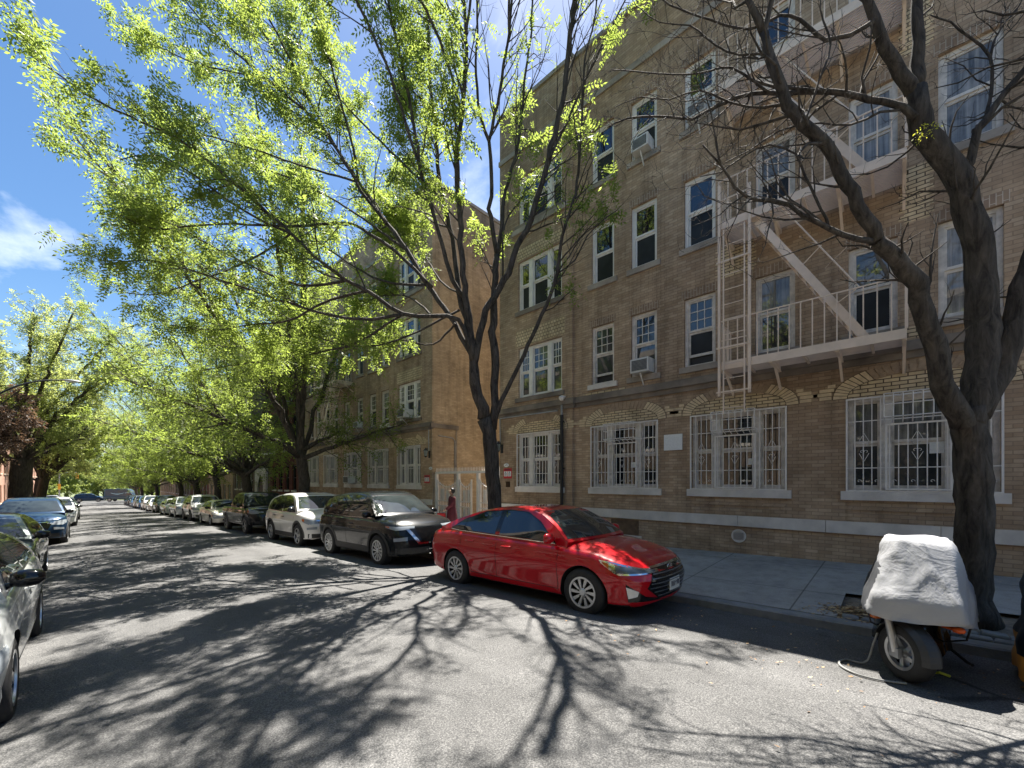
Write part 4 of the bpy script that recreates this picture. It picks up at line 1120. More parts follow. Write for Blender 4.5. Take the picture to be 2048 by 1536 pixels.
CAR = dict(
 sedan=dict(x0=-2.32, x1=2.22, wf=1.34, wr=-1.34, W=.90, rw=.318, H=1.435,
  hood=[(-2.32, .80), (-2.28, .97), (-2.2, 1.02), (-1.7, 1.06), (-1.0, 1.0), (.9, .96), (1.2, .955), (1.6, .885), (1.95, .79), (2.12, .70), (2.22, .61)],
  belt=[(-2.32, .78), (-2.25, .93), (-1.5, .985), (-.5, .945), (.4, .915), (1.0, .885), (1.5, .835), (1.9, .745), (2.22, .60)],
  zb=[(-2.32, .36), (-2.1, .27), (-1.7, .20), (1.7, .19), (2.05, .19), (2.22, .24)],
  roof=[(-1.92, 1.04), (-1.5, 1.20), (-1.05, 1.335), (-.6, 1.41), (-.1, 1.435), (.25, 1.415), (.5, 1.36), (.85, 1.18), (1.18, .96)],
  wb=.83, wr_=.575, dlo_b=[(-1.52, 1.02), (-1.3, 1.0), (-.5, .97), (.3, .945), (.86, .925)], dlo_t=[(-1.52, 1.03), (-1.25, 1.185), (-.75, 1.335), (-.2, 1.372), (.2, 1.345), (.5, 1.21), (.86, .93)],
  pillars=[(-.33, .05), (-1.16, .012)], doors=[(-.30, .93), (-1.18, -.30)], nose=.14, tailx=.10),
 suv=dict(x0=-2.28, x1=2.22, wf=1.33, wr=-1.33, W=.92, rw=.365, H=1.73,
  hood=[(-2.28, .95), (-2.2, 1.06), (-1.5, 1.08), (.9, 1.14), (1.15, 1.165), (1.6, 1.135), (1.95, 1.07), (2.12, .99), (2.22, .90)],
  belt=[(-2.28, .92), (-2.2, 1.10), (-1.2, 1.09), (0, 1.06), (.9, 1.05), (1.5, 1.04), (1.9, .99), (2.22, .87)],
  zb=[(-2.28, .42), (-2.1, .32), (-1.7, .25), (1.7, .24), (2.05, .26), (2.22, .33)],
  roof=[(-2.2, 1.12), (-2.05, 1.34), (-1.88, 1.53), (-1.55, 1.645), (-.8, 1.715), (-.1, 1.73), (.25, 1.71), (.5, 1.645), (.8, 1.46), (1.25, 1.15)],
  wb=.85, wr_=.62, dlo_b=[(-1.85, 1.16), (-1.2, 1.13), (-.3, 1.10), (.4, 1.10), (.96, 1.10)], dlo_t=[(-1.85, 1.30), (-1.62, 1.52), (-.9, 1.635), (-.1, 1.65), (.28, 1.615), (.6, 1.40), (.96, 1.105)],
  pillars=[(-.28, .06), (-1.15, .04)], doors=[(-.26, .95), (-1.12, -.26)], nose=.08, tailx=.04),
 pickup=dict(x0=-2.72, x1=2.5, wf=1.66, wr=-1.6, W=.94, rw=.39, H=1.80,
  hood=[(-2.72, .9), (-2.66, 1.12), (-1.0, 1.14), (.95, 1.17), (1.3, 1.19), (1.9, 1.17), (2.3, 1.10), (2.42, 1.0), (2.5, .85)],
  belt=[(-2.72, .88), (-2.66, 1.14), (-1.0, 1.14), (0, 1.12), (1.0, 1.11), (1.8, 1.09), (2.3, 1.03), (2.5, .82)],
  zb=[(-2.72, .52), (-2.4, .48), (-2, .4), (2.0, .38), (2.5, .42)],
  roof=[(-1.02, 1.16), (-.98, 1.5), (-.85, 1.72), (-.4, 1.785), (.2, 1.80), (.55, 1.775), (.75, 1.72), (1.05, 1.45), (1.36, 1.18)],
  wb=.87, wr_=.66, dlo_b=[(-.82, 1.2), (0, 1.19), (.6, 1.17), (1.06, 1.15)], dlo_t=[(-.82, 1.62), (-.5, 1.69), (.2, 1.71), (.5, 1.68), (.8, 1.44), (1.06, 1.16)],
  pillars=[(.02, .07)], doors=[(.04, 1.10), (-.86, .04)], nose=.03, tailx=.0),
 van=dict(x0=-3.0, x1=2.95, wf=1.95, wr=-1.75, W=1.0, rw=.37, H=2.65,
  hood=[(-3.0, 1.2), (1.6, 1.25), (2.1, 1.24), (2.6, 1.12), (2.85, .95), (2.95, .8)],
  belt=[(-3.0, 1.2), (0, 1.2), (1.6, 1.2), (2.4, 1.1), (2.95, .78)],
  zb=[(-3.0, .45), (2.2, .35), (2.95, .4)],
  roof=[(-2.99, 1.25), (-2.96, 2.4), (-2.8, 2.6), (-1, 2.65), (.8, 2.64), (1.15, 2.55), (1.5, 2.2), (2.25, 1.24)],
  wb=.97, wr_=.86, dlo_b=[(1.0, 1.4), (1.5, 1.36), (1.85, 1.3)], dlo_t=[(1.0, 1.95), (1.3, 1.95), (1.85, 1.34)],
  pillars=[], doors=[(.9, 1.9)], nose=.05, tailx=0),
)
CAR['hatch'] = dict(CAR['suv'], H=1.56)
for kk in ('hood', 'belt', 'roof', 'dlo_b', 'dlo_t'):
    CAR['hatch'][kk] = [(x, z*.93) for x, z in CAR['suv'][kk]]
CAR['hatch'].update(rw=.33, W=.9, H=1.61)

class Car:
    def __init__(s, typ, name, label, col, group, loc, heading, near=True, rim='alloy', spokes=10, clad=False, roofmat=None, plate_txt=None, chrome=True, front='sedan', tall=1.0):
        s.p = p = dict(CAR[typ]); s.near = near; s.col = col; s.typ = typ; s.hexf = front == 'hex'
        s.hood = smooth_keys(p['hood'], 90, 2); s.belt = smooth_keys(p['belt'], 90, 2); s.zb = p['zb']; s.roofk = smooth_keys(p['roof'], 90, 2)
        s.root = empty(name, loc, heading, label, 'van' if typ == 'van' else 'pickup truck' if typ == 'pickup' else 'car', group)
        s.body(); s.trim(clad, chrome, front, plate_txt); s.wheels(rim, spokes)
    # half width at station x
    def w(s, x):
        p = s.p; W = p['W']
        lf, lr = .62, .45
        a = max(0, (x-(p['x1']-lf))/lf); c = max(0, ((p['x0']+lr)-x)/lr)
        k = (1-min(1, a)**3.1)**(1/2.3) if a > 0 else (1-min(1, c)**3.6)**(1/2.4) if c > 0 else 1
        mid = 1 - .018*abs(x)**1.5/2
        fl = .014*(math.exp(-((x-p['wf'])/.36)**2) + math.exp(-((x-p['wr'])/.36)**2))
        return W*k*mid + fl*k
    def deform(s, x, y, z):
        p = s.p
        tf = max(0, min(1, (x-(p['x1']-.7))/.7)); tr = max(0, min(1, ((p['x0']+.5)-x)/.5))
        zz = (z-.48)/.3
        x -= p['nose']*tf*max(0, zz)**1.6 + .05*tf*max(0, -zz)
        x += p['tailx']*tr*max(0, zz)**1.3*.5 + .07*tr*max(0, -(z-.6)/.3)
        return x, y, z
    def lower_section(s, x):
        w = max(.004, s.w(x)); zb = lin(s.zb, x); zs = lin(s.belt, x); zh = max(lin(s.hood, x), zs+.004)
        h = zs-zb
        pts = [(0, zb+.0), (w*.55, zb), (w*.90, zb+.01), (w*.955, zb+.04), (w*.972, zb+.11), (w*.968, zb+.17), (w*.985, zb+h*.42), (w*1.0, zb+h*.58), (w*1.0, zb+h*.68), (w*.998, zb+h*.715), (w*.982, zb+h*.75),
               (w*.968, zb+h*.86), (w*.945, zs-.03), (w*.915, zs-.004), (w*.87, zs+.012*min(1, (zh-zs)/.05)), (w*.75, zs+(zh-zs)*.55), (w*.5, zs+(zh-zs)*.86), (w*.25, zs+(zh-zs)*.97), (0, zh)]
        return pts
    def stations(s):
        p = s.p
        xs = set(np.linspace(p['x0']+.5, p['x1']-.66, 44 if s.near else 16).tolist())
        n = 16 if s.near else 7
        for i in range(n+1):
            a = PI/2*i/n
            xs.add(p['x1']-.66+.66*math.sin(a)); xs.add(p['x0']+.5-.5*math.sin(a))
        for d in p['doors']: xs.update(d)
        return sorted(xs)
    def body(s):
        p = s.p; st = s.stations()
        V, F = [], []
        secs = [s.lower_section(x) for x in st]
        n = len(secs[0])
        for x, sec in zip(st, secs):
            ring = [(y, z) for y, z in sec] + [(-y, z) for y, z in sec[-2:0:-1]]
            V += [s.deform(x, y, z) for y, z in ring]
        k = 2*n-2
        for i in range(len(st)-1):
            for j in range(k):
                a, b_ = i*k+j, i*k+(j+1) % k
                F.append((a, a+k, b_+k, b_))
        F.append(tuple(range(k))); F.append(tuple((len(st)-1)*k+j for j in range(k))[::-1])
        me = bpy.data.meshes.new('body'); me.from_pydata(V, [], F)
        bm = bmesh.new(); bm.from_mesh(me); bmesh.ops.recalc_face_normals(bm, faces=bm.faces)
        bm.to_mesh(me); bm.free()
        me.materials.append(s.col); me.materials.append(M['under'])
        low = bpy.data.objects.new('body', me)
        s.arch = p['rw']+.05
        if s.near:
            COL.objects.link(low)
            cb = MB()
            for wx in (p['wf'], p['wr']):
                for sg in (-1, 1):
                    i0 = len(cb.v); N = 40; y0, y1 = sg*p['W']*.55, sg*(p['W']+.3)
                    for y in (y0, y1):
                        for j in range(N):
                            a = 2*PI*j/N; cb.v.append((wx+s.arch*math.cos(a), y, p['rw']-.01+s.arch*math.sin(a)))
                    for j in range(N):
                        q = (j+1) % N; cb.f.append((i0+j, i0+q, i0+N+q, i0+N+j)); cb.m.append(0)
                    cb.f.append(tuple(i0+j for j in range(N))[::-1]); cb.m.append(0); cb.f.append(tuple(i0+N+j for j in range(N))); cb.m.append(0)
            cut = cb.build('cutter', M['under'])
            bm = bmesh.new(); bm.from_mesh(cut.data); bmesh.ops.recalc_face_normals(bm, faces=bm.faces); bm.to_mesh(cut.data); bm.free()
            md = low.modifiers.new('b', 'BOOLEAN'); md.object = cut; md.operation = 'DIFFERENCE'; md.solver = 'EXACT'
            dg = bpy.context.evaluated_depsgraph_get()
            me2 = bpy.data.meshes.new_from_object(low.evaluated_get(dg))
            bpy.data.objects.remove(low); bpy.data.objects.remove(cut)
        else:
            me2 = me; bpy.data.objects.remove(low)
        # faces: underbody and arch interiors dark, door skins split off
        vs = [v.co.copy() for v in me2.vertices]
        bodyf, doorf = [], {}
        arches = [(p['wf'], p['rw']-.01), (p['wr'], p['rw']-.01)]
        for po in me2.polygons:
            c = po.center; nn = po.normal; mi = 0
            if nn.z < -.75 and c.z < .5: mi = 1
            for ax, az in arches:
                d = math.hypot(c.x-ax, c.z-az)
                if d < s.arch+.004 and c.z < az+s.arch and abs(c.y) < p['W']*1.2 and (abs(nn.y) < .35 or d < s.arch-.02): mi = 1
            key = None
            if s.near and mi == 0 and abs(nn.y) > .55 and c.z > lin(s.zb, c.x)+.1 and c.z < lin(s.belt, c.x)-.005:
                for di, (xa, xb) in enumerate(p['doors']):
                    if xa-1e-4 <= c.x <= xb+1e-4 and not any(math.hypot(c.x-ax, c.z-az) < s.arch+.04 for ax, az in arches): key = (di, 1 if c.y > 0 else -1)
            f = tuple(po.vertices)
            if key is None: bodyf.append((f, mi))
            else: doorf.setdefault(key, []).append(f)
        # greenhouse
        xs = np.linspace(p['roof'][0][0], p['roof'][-1][0], 56 if s.near else 22)
        GV, GF = [], []
        xa, xb = xs[0], xs[-1]
        for x in xs:
            zr = lin(s.roofk, x); zs = lin(s.belt, x)-.02; h = max(.004, zr-zs); kk = min(1, h/.32)
            yb = min(p['wb'], s.w(x)*.935); tot = p['H']-zs
            yt = yb - (p['wb']-p['wr_'])*(h/tot)**1.15
            half = [(yb, zs-.05), (yb-.02*kk, zs+h*.12), (yb+(yt-yb)*.42, zs+h*.45), (yb+(yt-yb)*.78, zs+h*.76), (yt+.012*kk, zs+h*.9), (yt-.035*kk, zr-.028*kk), (yt*.85, zr-.014*kk), (yt*.5, zr-.004), (0, zr)]
            ring = half + [(-y, z) for y, z in half[-2::-1]]
            for y, z in ring:
                q = (y/max(yb, .1))**2
                fx = max(0, (x-.0)/(xb))**2 if x > 0 else 0; rx = max(0, (x/xa))**2 if x < 0 else 0
                GV.append((x - .13*q*fx + .09*q*rx, y, z))
        k2 = 17
        for i in range(len(xs)-1):
            for j in range(k2-1):
                a, b_ = i*k2+j, i*k2+j+1
                GF.append((a, b_, b_+k2, a+k2))
        GF.append(tuple(range(k2))[::-1]); GF.append(tuple((len(xs)-1)*k2+j for j in range(k2)))
        allv = [tuple(v) for v in vs]; off = len(allv)
        allf = [f for f, _ in bodyf] + [tuple(i+off for i in f) for f in GF]
        mi = [m for _, m in bodyf] + [0]*len(GF)
        s.bvh = BVHTree.FromPolygons([Vector(v) for v in allv] + [Vector(v) for v in GV], allf + [f for fs in doorf.values() for f in fs])
        me3 = bpy.data.meshes.new('body'); me3.from_pydata(allv + GV, [], allf)
        me3.materials.append(s.col); me3.materials.append(M['under'])
        me3.polygons.foreach_set('material_index', mi)
        s.clean(me3)
        finish(me3, 32)
        s.b = bpy.data.objects.new('body', me3); COL.objects.link(s.b); s.b.parent = s.root
        s.doors = {}
        for key, fs in doorf.items():
            used = sorted({i for f in fs for i in f}); mp = {v: i for i, v in enumerate(used)}
            md_ = bpy.data.meshes.new('door'); md_.from_pydata([allv[i] for i in used], [], [tuple(mp[i] for i in f) for f in fs])
            md_.materials.append(s.col); finish(md_, 32)
            o = bpy.data.objects.new('door', md_); COL.objects.link(o); o.parent = s.root; s.doors[key] = o
    def clean(s, me):
        bm = bmesh.new(); bm.from_mesh(me)
        bmesh.ops.delete(bm, geom=[v for v in bm.verts if not v.link_faces], context='VERTS')
        bm.to_mesh(me); bm.free()
    # a skin patch projected on the body between two polylines
    def patch(s, b, bot, top, d, off=.004, n=12, r_=4, m=0, skirt=True):
        d = Vector(d).normalized()
        def res(pl, k):
            pl = [Vector(q) for q in pl]; f = k*(len(pl)-1); i = min(int(f), len(pl)-2); return pl[i].lerp(pl[i+1], f-i)
        grid = []
        for j in range(r_+1):
            row = []
            for i in range(n+1):
                q = res(bot, i/n).lerp(res(top, i/n), j/r_)
                hit, nor, _, _ = s.bvh.ray_cast(q - d*3, d)
                if hit is None: row.append(None); continue
                if nor.dot(d) > 0: nor = -nor
                row.append((hit + nor*off, hit - nor*.015))
            grid.append(row)
        for j in range(r_):
            for i in range(n):
                c4 = [grid[j][i], grid[j][i+1], grid[j+1][i+1], grid[j+1][i]]
                if any(c is None for c in c4): continue
                pts = [c[0] for c in c4]
                if max((pts[a]-pts[a-1]).length for a in range(4)) > .5: continue
                nn = (pts[1]-pts[0]).cross(pts[3]-pts[0])
                b.face(pts if nn.dot(d) < 0 else pts[::-1], m)
        if skirt:
            edge = [(0, i) for i in range(n)] + [(j, n) for j in range(r_)] + [(r_, n-i) for i in range(n)] + [(r_-j, 0) for j in range(r_)]
            for k in range(len(edge)):
                a, c = grid[edge[k][0]][edge[k][1]], grid[edge[(k+1) % len(edge)][0]][edge[(k+1) % len(edge)][1]]
                if a is None or c is None or (a[0]-c[0]).length > .3: continue
                b.face([a[0], c[0], c[1], a[1]], m)
    def weld(s, o, ang=40):
        bm = bmesh.new(); bm.from_mesh(o.data); bmesh.ops.remove_doubles(bm, verts=bm.verts, dist=.0004); bm.to_mesh(o.data); bm.free()
        finish(o.data, ang)
    def part(s, name, mats, fill, parent=None):
        b = MB(); fill(b)
        if not b.f: return None
        o = b.build(name, mats, parent or s.root); s.weld(o); return o
    def hit(s, o, d):
        h, nn, _, _ = s.bvh.ray_cast(Vector(o)-Vector(d)*3, Vector(d).normalized()); return h, nn
    def trim(s, clad, chrome, front, plate_txt):
        p = s.p; near = s.near; N = 14 if near else 6
        gm = M['carglass']
        for sg in (-1, 1):
            d = (0, -sg, 0)
            side = lambda pl, dz=0, dx=0: [(x+dx, 0, z+dz) for x, z in pl]
            # side windows: dark surround, then panes between the pillars
            s.part('window_trim', M['gloss'], lambda b: s.patch(b, side(p['dlo_b']), side(p['dlo_t']), d, .002, N+4, 4))
            cuts = [p['dlo_b'][-1][0]-.05] + [v for c, wd in p['pillars'] for v in (c+wd, c-wd)] + [p['dlo_b'][0][0]+.045]
            for a, c in zip(cuts[0::2], cuts[1::2]):
                xs = [c+(a-c)*i/8 for i in range(9)]
                bo = [(x, 0, lin(p['dlo_b'], x)+.012) for x in xs]; to = [(x, 0, max(lin(p['dlo_t'], x)-.018, lin(p['dlo_b'], x)+.013)) for x in xs]
                s.part('side_window', gm, lambda b: s.patch(b, bo, to, d, .0045, 8 if near else 4, 4))
            if chrome and near:
                bl = p['dlo_b']
                s.part('belt_trim', M['chrome'], lambda b: s.patch(b, [(x, 0, z-.014) for x, z in bl], [(x, 0, z-.001) for x, z in bl], d, .006, 12, 1))
        # windscreen and rear window
        xf, zf_ = p['roof'][-1]
        rk = [k for k in p['roof'] if k[0] > .2]
        hb = lin(s.hood, xf)
        top = min(p['H']-.075, lin(s.roofk, p['roof'][-4][0])-.02)
        wl = min(p['wb'], s.w(xf)*.9)-.07
        s.part('windscreen', M['screen'], lambda b: s.patch(b, [(0, -wl+2*wl*i/10, hb+.035) for i in range(11)], [(0, (-wl+2*wl*i/10)*(p['wr_']+.0)/(wl+.06), top) for i in range(11)], (-1, 0, 0), .004, 14, 6))
        zr0 = max(lin(s.hood, p['roof'][0][0]), p['roof'][0][1])+.06; zr1 = p['H']-.12
        if s.typ != 'van':
            s.part('rear_window', gm, lambda b: s.patch(b, [(0, -wl*.85+1.7*wl*i/8, zr0) for i in range(9)], [(0, (-wl+2*wl*i/8)*.72, zr1) for i in range(9)], (1, 0, 0), .004, 10, 4))
        if near:
            # shut lines and handles
            for (di, sg), o in s.doors.items():
                xa, xb = p['doors'][di]
                d = (0, -sg, 0)
                zt = lambda x: lin(s.belt, x)-.02
                zl = lambda x: lin(s.zb, x)+.115
                def gaps(b):
                    for x in (xa, xb):
                        z0 = zl(x)
                        if math.hypot(x-p['wr'], 0) < s.arch: z0 = p['rw']+math.sqrt(max(0, (s.arch+.05)**2-(x-p['wr'])**2))
                        s.patch(b, [(x-.004, 0, z0), (x-.004, 0, zt(x))], [(x+.004, 0, z0), (x+.004, 0, zt(x))], d, .0012, 8, 1, 0, False)
                    s.patch(b, [(xa, 0, zl(xa)-.004), (xb, 0, zl(xb)-.004)], [(xa, 0, zl(xa)+.004), (xb, 0, zl(xb)+.004)], d, .0012, 8, 1, 0, False)
                s.part('shut_line', M['under'], gaps, o)
                hx = xa+.13; hz = zt(hx)-.105
                h0, n0 = s.hit((hx, 0, hz), d); h1, _ = s.hit((hx+.2, 0, hz), d)
                if h0 and h1:
                    b = MB(); q = Vector((0, sg*.028, 0))
                    b.tube([h0, h0+q+Vector((.02, 0, 0)), h1+q-Vector((.02, 0, 0)), h1], [.012, .014, .014, .012], 8)
                    b.build('handle', s.col if not clad else M['gloss'], o, smooth=60)
        # mirrors
        for sg in (-1, 1):
            mx = p['dlo_b'][-1][0]-.1; mz = lin(p['dlo_b'], mx)+.06
            h0, _ = s.hit((mx+.04, 0, mz-.02), (0, -sg, 0))
            if h0 is None: continue
            b = MB(); n = 10; c = h0+Vector((.02, sg*.13, .035))
            prof = [(.0, -.105), (.06, -.098), (.085, -.05), (.09, .0), (.08, .06), (.05, .098), (0, .105)]
            i0 = len(b.v); b.lathe([(r_, h) for r_, h in prof], (0, 0, 0), 'y', 14)
            b.v = b.v[:i0] + [(x*(.9 if x > 0 else .3)+c.x, y+c.y, z*.86+c.z) for x, y, z in b.v[i0:]]
            b.tube([h0+Vector((.0, -sg*.02, -.03)), c+Vector((0, -sg*.08, -.04))], [.03, .022], 8, 1)
            b.build('mirror', [s.col if s.hexf else M['gloss'], M['gloss']], s.root, smooth=60)
        s.front_end(front, clad, plate_txt)
        # tail lamps
        x0 = p['x0']; zt = lin(s.belt, x0+.15)
        for sg in (-1, 1):
            a = (1, -sg*.9, 0)
            f = lambda y, z: (x0+.12, sg*y, z)
            s.part('tail_light', M['tail'], lambda b: s.patch(b, [f(.45, zt-.2), f(.75, zt-.19), f(.98, zt-.12)], [f(.45, zt-.05), f(.75, zt-.03), f(.98, zt-.02)], a, .004, 8, 3))
        # cladding round the arches and along the sills
        if clad:
            for sg in (-1, 1):
                d = (0, -sg, 0)
                def fill(b):
                    for wx in (p['wf'], p['wr']):
                        arc = lambda r_: [(wx+r_*math.cos(a), 0, p['rw']-.01+r_*math.sin(a)) for a in [R(-12+204*i/16) for i in range(17)]]
                        s.patch(b, arc(s.arch+.003), arc(s.arch+.075), d, .008, 22 if near else 12, 2)
                    xs = [p['wr']+s.arch+.03, 0, p['wf']-s.arch-.03]
                    s.patch(b, [(x, 0, lin(s.zb, x)+.05) for x in xs], [(x, 0, lin(s.zb, x)+.19) for x in xs], d, .007, 14 if near else 6, 2)
                s.part('side_cladding', M['clad'], fill)
            x1 = p['x1']; zb = lin(s.zb, x1-.1)
            s.part('lower_bumper', M['clad'], lambda b: (s.patch(b, [(0, -.8+1.6*i/8, zb+.03) for i in range(9)], [(0, -.8+1.6*i/8, zb+.16) for i in range(9)], (-1, 0, 0), .006, 14, 3),))
    def front_end(s, front, clad, plate_txt):
        p = s.p; x1 = p['x1']; near = s.near; N = 12 if near else 5
        F = (-1, 0, 0)
        zt = lin(s.belt, x1-.08); zbm = lin(s.zb, x1)
        fr = lambda pts: [(0, y, z) for y, z in pts]
        if front == 'hex':                                        # wide hexagonal grille
            def gr(b):
                zl, zm, zh = .275, .43, .655
                s.patch(b, fr([(-.36, zl), (.36, zl)]), fr([(-.59, zm), (.59, zm)]), F, .006, 22, 4)
                s.patch(b, fr([(-.59, zm), (.59, zm)]), fr([(-.44, zh), (.44, zh)]), F, .006, 22, 4)
            g_ = s.part('grille', M['gloss'], gr)
            def slats(b):
                for i in range(6):
                    z = .31+i*.055; wd = np.interp(z, [.275, .43, .655], [.34, .56, .43])
                    s.patch(b, fr([(-wd, z), (wd, z)]), fr([(-wd, z+.012), (wd, z+.012)]), F, .013, 20, 1)
            s.part('grille_slat', mat('grille_bar', (.22, .23, .24), .3, .6), slats, g_)
            s.part('grille_frame', M['chrome'], lambda b: (s.patch(b, fr([(-.45, .652), (.45, .652)]), fr([(-.43, .672), (.43, .672)]), F, .012, 20, 1),))
            # badge: slanted letter-like mark in an oval
            h0, _ = s.hit((0, 0, .635), F)
            if h0:
                b = MB(); xx = h0.x+.016
                pts = [(xx, .07*math.cos(a), h0.z+.036*math.sin(a)) for a in [2*PI*i/24 for i in range(25)]]
                b.tube(pts, .005, 5)
                b.bar((xx, .03, h0.z-.026), (xx, .018, h0.z+.026), .010); b.bar((xx, -.018, h0.z-.026), (xx, -.03, h0.z+.026), .010)
                b.bar((xx, .022, h0.z+.002), (xx, -.022, h0.z-.002), .009)
                b.build('badge', M['chrome'], s.root, smooth=40)
            for sg in (-1, 1):
                a = (-.75, -sg*.66, 0)
                q = lambda x, y, z: (x, sg*y, z)
                hl = s.part('headlight', M['chrome'], lambda b: s.patch(b, [q(1.62, .86, .735), q(1.78, .80, .60), q(2.1, .56, .60), q(2.18, .36, .615)], [q(1.60, .86, .775), q(1.8, .80, .745), q(2.05, .60, .675), q(2.18, .36, .645)], a, .003, 14, 4))
                s.part('lens', M['lampd'], lambda b: s.patch(b, [q(1.79, .80, .625), q(2.05, .60, .617), q(2.16, .42, .622)], [q(1.77, .80, .722), q(2.02, .61, .663), q(2.16, .42, .636)], a, .007, 12, 4), hl)
                s.part('marker', M['amber'], lambda b: s.patch(b, [q(1.64, .86, .735), q(1.71, .84, .67)], [q(1.635, .86, .755), q(1.72, .84, .735)], a, .006, 6, 3), hl)
                fl = s.part('fog_light', M['gloss'], lambda b: s.patch(b, [q(1.98, .80, .27), q(2.1, .56, .265), q(2.18, .36, .262)], [q(1.93, .81, .50), q(2.1, .60, .33), q(2.18, .37, .285)], a, .004, 12, 4))
                s.part('fog_trim', M['guard'], lambda b: s.patch(b, [q(1.98, .80, .315), q(2.04, .70, .34)], [q(1.94, .81, .465), q(2.05, .69, .40)], a, .009, 6, 3), fl)
        elif front in ('sedan', 'small'):
            zl = zbm+.08
            s.part('grille', M['gloss'], lambda b: s.patch(b, fr([(-.5, zl), (.5, zl)]), fr([(-.4, zt-.1), (.4, zt-.1)]), F, .005, N, 4))
            s.lamps(zt, .13, .62, .15)
        elif front == 'vee':
            zl = zt-.36
            g_ = s.part('grille', M['gloss'], lambda b: s.patch(b, fr([(-.34, zl), (.34, zl)]), fr([(-.5, zt-.03), (.5, zt-.03)]), F, .005, 18, 4))
            def vv(b):
                for sg in (-1, 1):
                    s.patch(b, fr([(sg*.58, zt-.05), (sg*.36, zl-.02)]), fr([(sg*.5, zt-.05), (sg*.28, zl-.02)]), F, .012, 10, 2)
                s.patch(b, fr([(-.36, zl-.02), (.36, zl-.02)]), fr([(-.36, zl+.015), (.36, zl+.015)]), F, .012, 12, 1)
            s.part('grille_trim', M['chrome'], vv, g_)
            s.lamps(zt+.03, .06, .66, .04, lowlamp=True)
        elif front == 'truck':
            zl = .62
            g_ = s.part('grille', M['gloss'], lambda b: s.patch(b, fr([(-.55, zl), (.55, zl)]), fr([(-.58, .99), (.58, .99)]), F, .006, 16, 4))
            s.part('grille_trim', M['gloss'], lambda b: s.patch(b, fr([(-.58, .79), (.58, .79)]), fr([(-.58, .84), (.58, .84)]), F, .02, 14, 1), g_)
            for sg in (-1, 1):
                s.part('fog_trim', M['chrome'], lambda b: s.patch(b, fr([(sg*.86, .5), (sg*.6, .5)]), fr([(sg*.86, .54), (sg*.6, .54)]), (-1, -sg*.3, 0), .01, 6, 1))
            s.lamps(1.06, .16, .72, .02)
        elif front == 'suv':
            zl = zbm+.2
            s.part('grille', M['gloss'], lambda b: s.patch(b, fr([(-.42, zl), (.42, zl)]), fr([(-.56, zt-.07), (.56, zt-.07)]), F, .005, 16, 4))
            s.part('grille_trim', M['chrome'], lambda b: s.patch(b, fr([(-.58, zt-.075), (.58, zt-.075)]), fr([(-.58, zt-.045), (.58, zt-.045)]), F, .010, 16, 1))
            s.lamps(zt, .11, .64, .1, lowlamp=True)
        # number plate
        zp = zbm+.13 if front != 'hex' else .42
        h0, _ = s.hit((0, 0, zp), F)
        if h0:
            b = MB(); x = h0.x+.02; b.box(x-.012, x, -.155, .155, zp-.078, zp+.078)
            o = b.build('licence_plate', M['plate'], s.root)
            if near:
                b = MB(); r2 = random.Random(3)
                for i in range(7):
                    y = -.115+i*.038
                    b.box(x, x+.002, y, y+.008, zp-.035, zp+.035)
                    if r2.random() < .6: b.box(x, x+.002, y+.008, y+.024, zp+.025*(1 if r2.random() < .5 else -1)-.005, zp+.03*(1 if r2.random() < .5 else 0)+.005)
                    else: b.box(x, x+.002, y+.016, y+.024, zp-.035, zp+.03)
                b.build('plate_digits', M['ink'], o)
    def lamps(s, zt, h, y0, drop, lowlamp=False):
        p = s.p; x1 = p['x1']
        for sg in (-1, 1):
            a = (-.8, -sg*.6, 0)
            q = lambda x, y, z: (x, sg*y, z)
            bo = [q(x1-.52, .88, zt-h+.03), q(x1-.25, .80, zt-h-.02-drop*.4), q(x1-.06, .45, zt-h-drop*.3)]
            to = [q(x1-.56, .88, zt+.01), q(x1-.25, .80, zt-.01), q(x1-.06, .45, zt-h+.06-drop*.3)]
            hl = s.part('headlight', M['lamp'], lambda b: s.patch(b, bo, to, a, .004, 12 if s.near else 5, 4))
            if s.near and hl and s.root.get('group') == GC:
                s.part('marker', M['amber'], lambda b: s.patch(b, [q(x1-.53, .88, zt-h+.05), q(x1-.42, .86, zt-h+.02)], [q(x1-.55, .88, zt), q(x1-.42, .86, zt-.01)], a, .007, 4, 3), hl)
            if lowlamp and s.near:
                z = zt-.27
                s.part('fog_light', M['lamp'], lambda b: s.patch(b, [q(x1-.3, .82, z-.06), q(x1-.12, .58, z-.05)], [q(x1-.3, .82, z+.01), q(x1-.12, .58, z+.03)], a, .006, 6, 3))
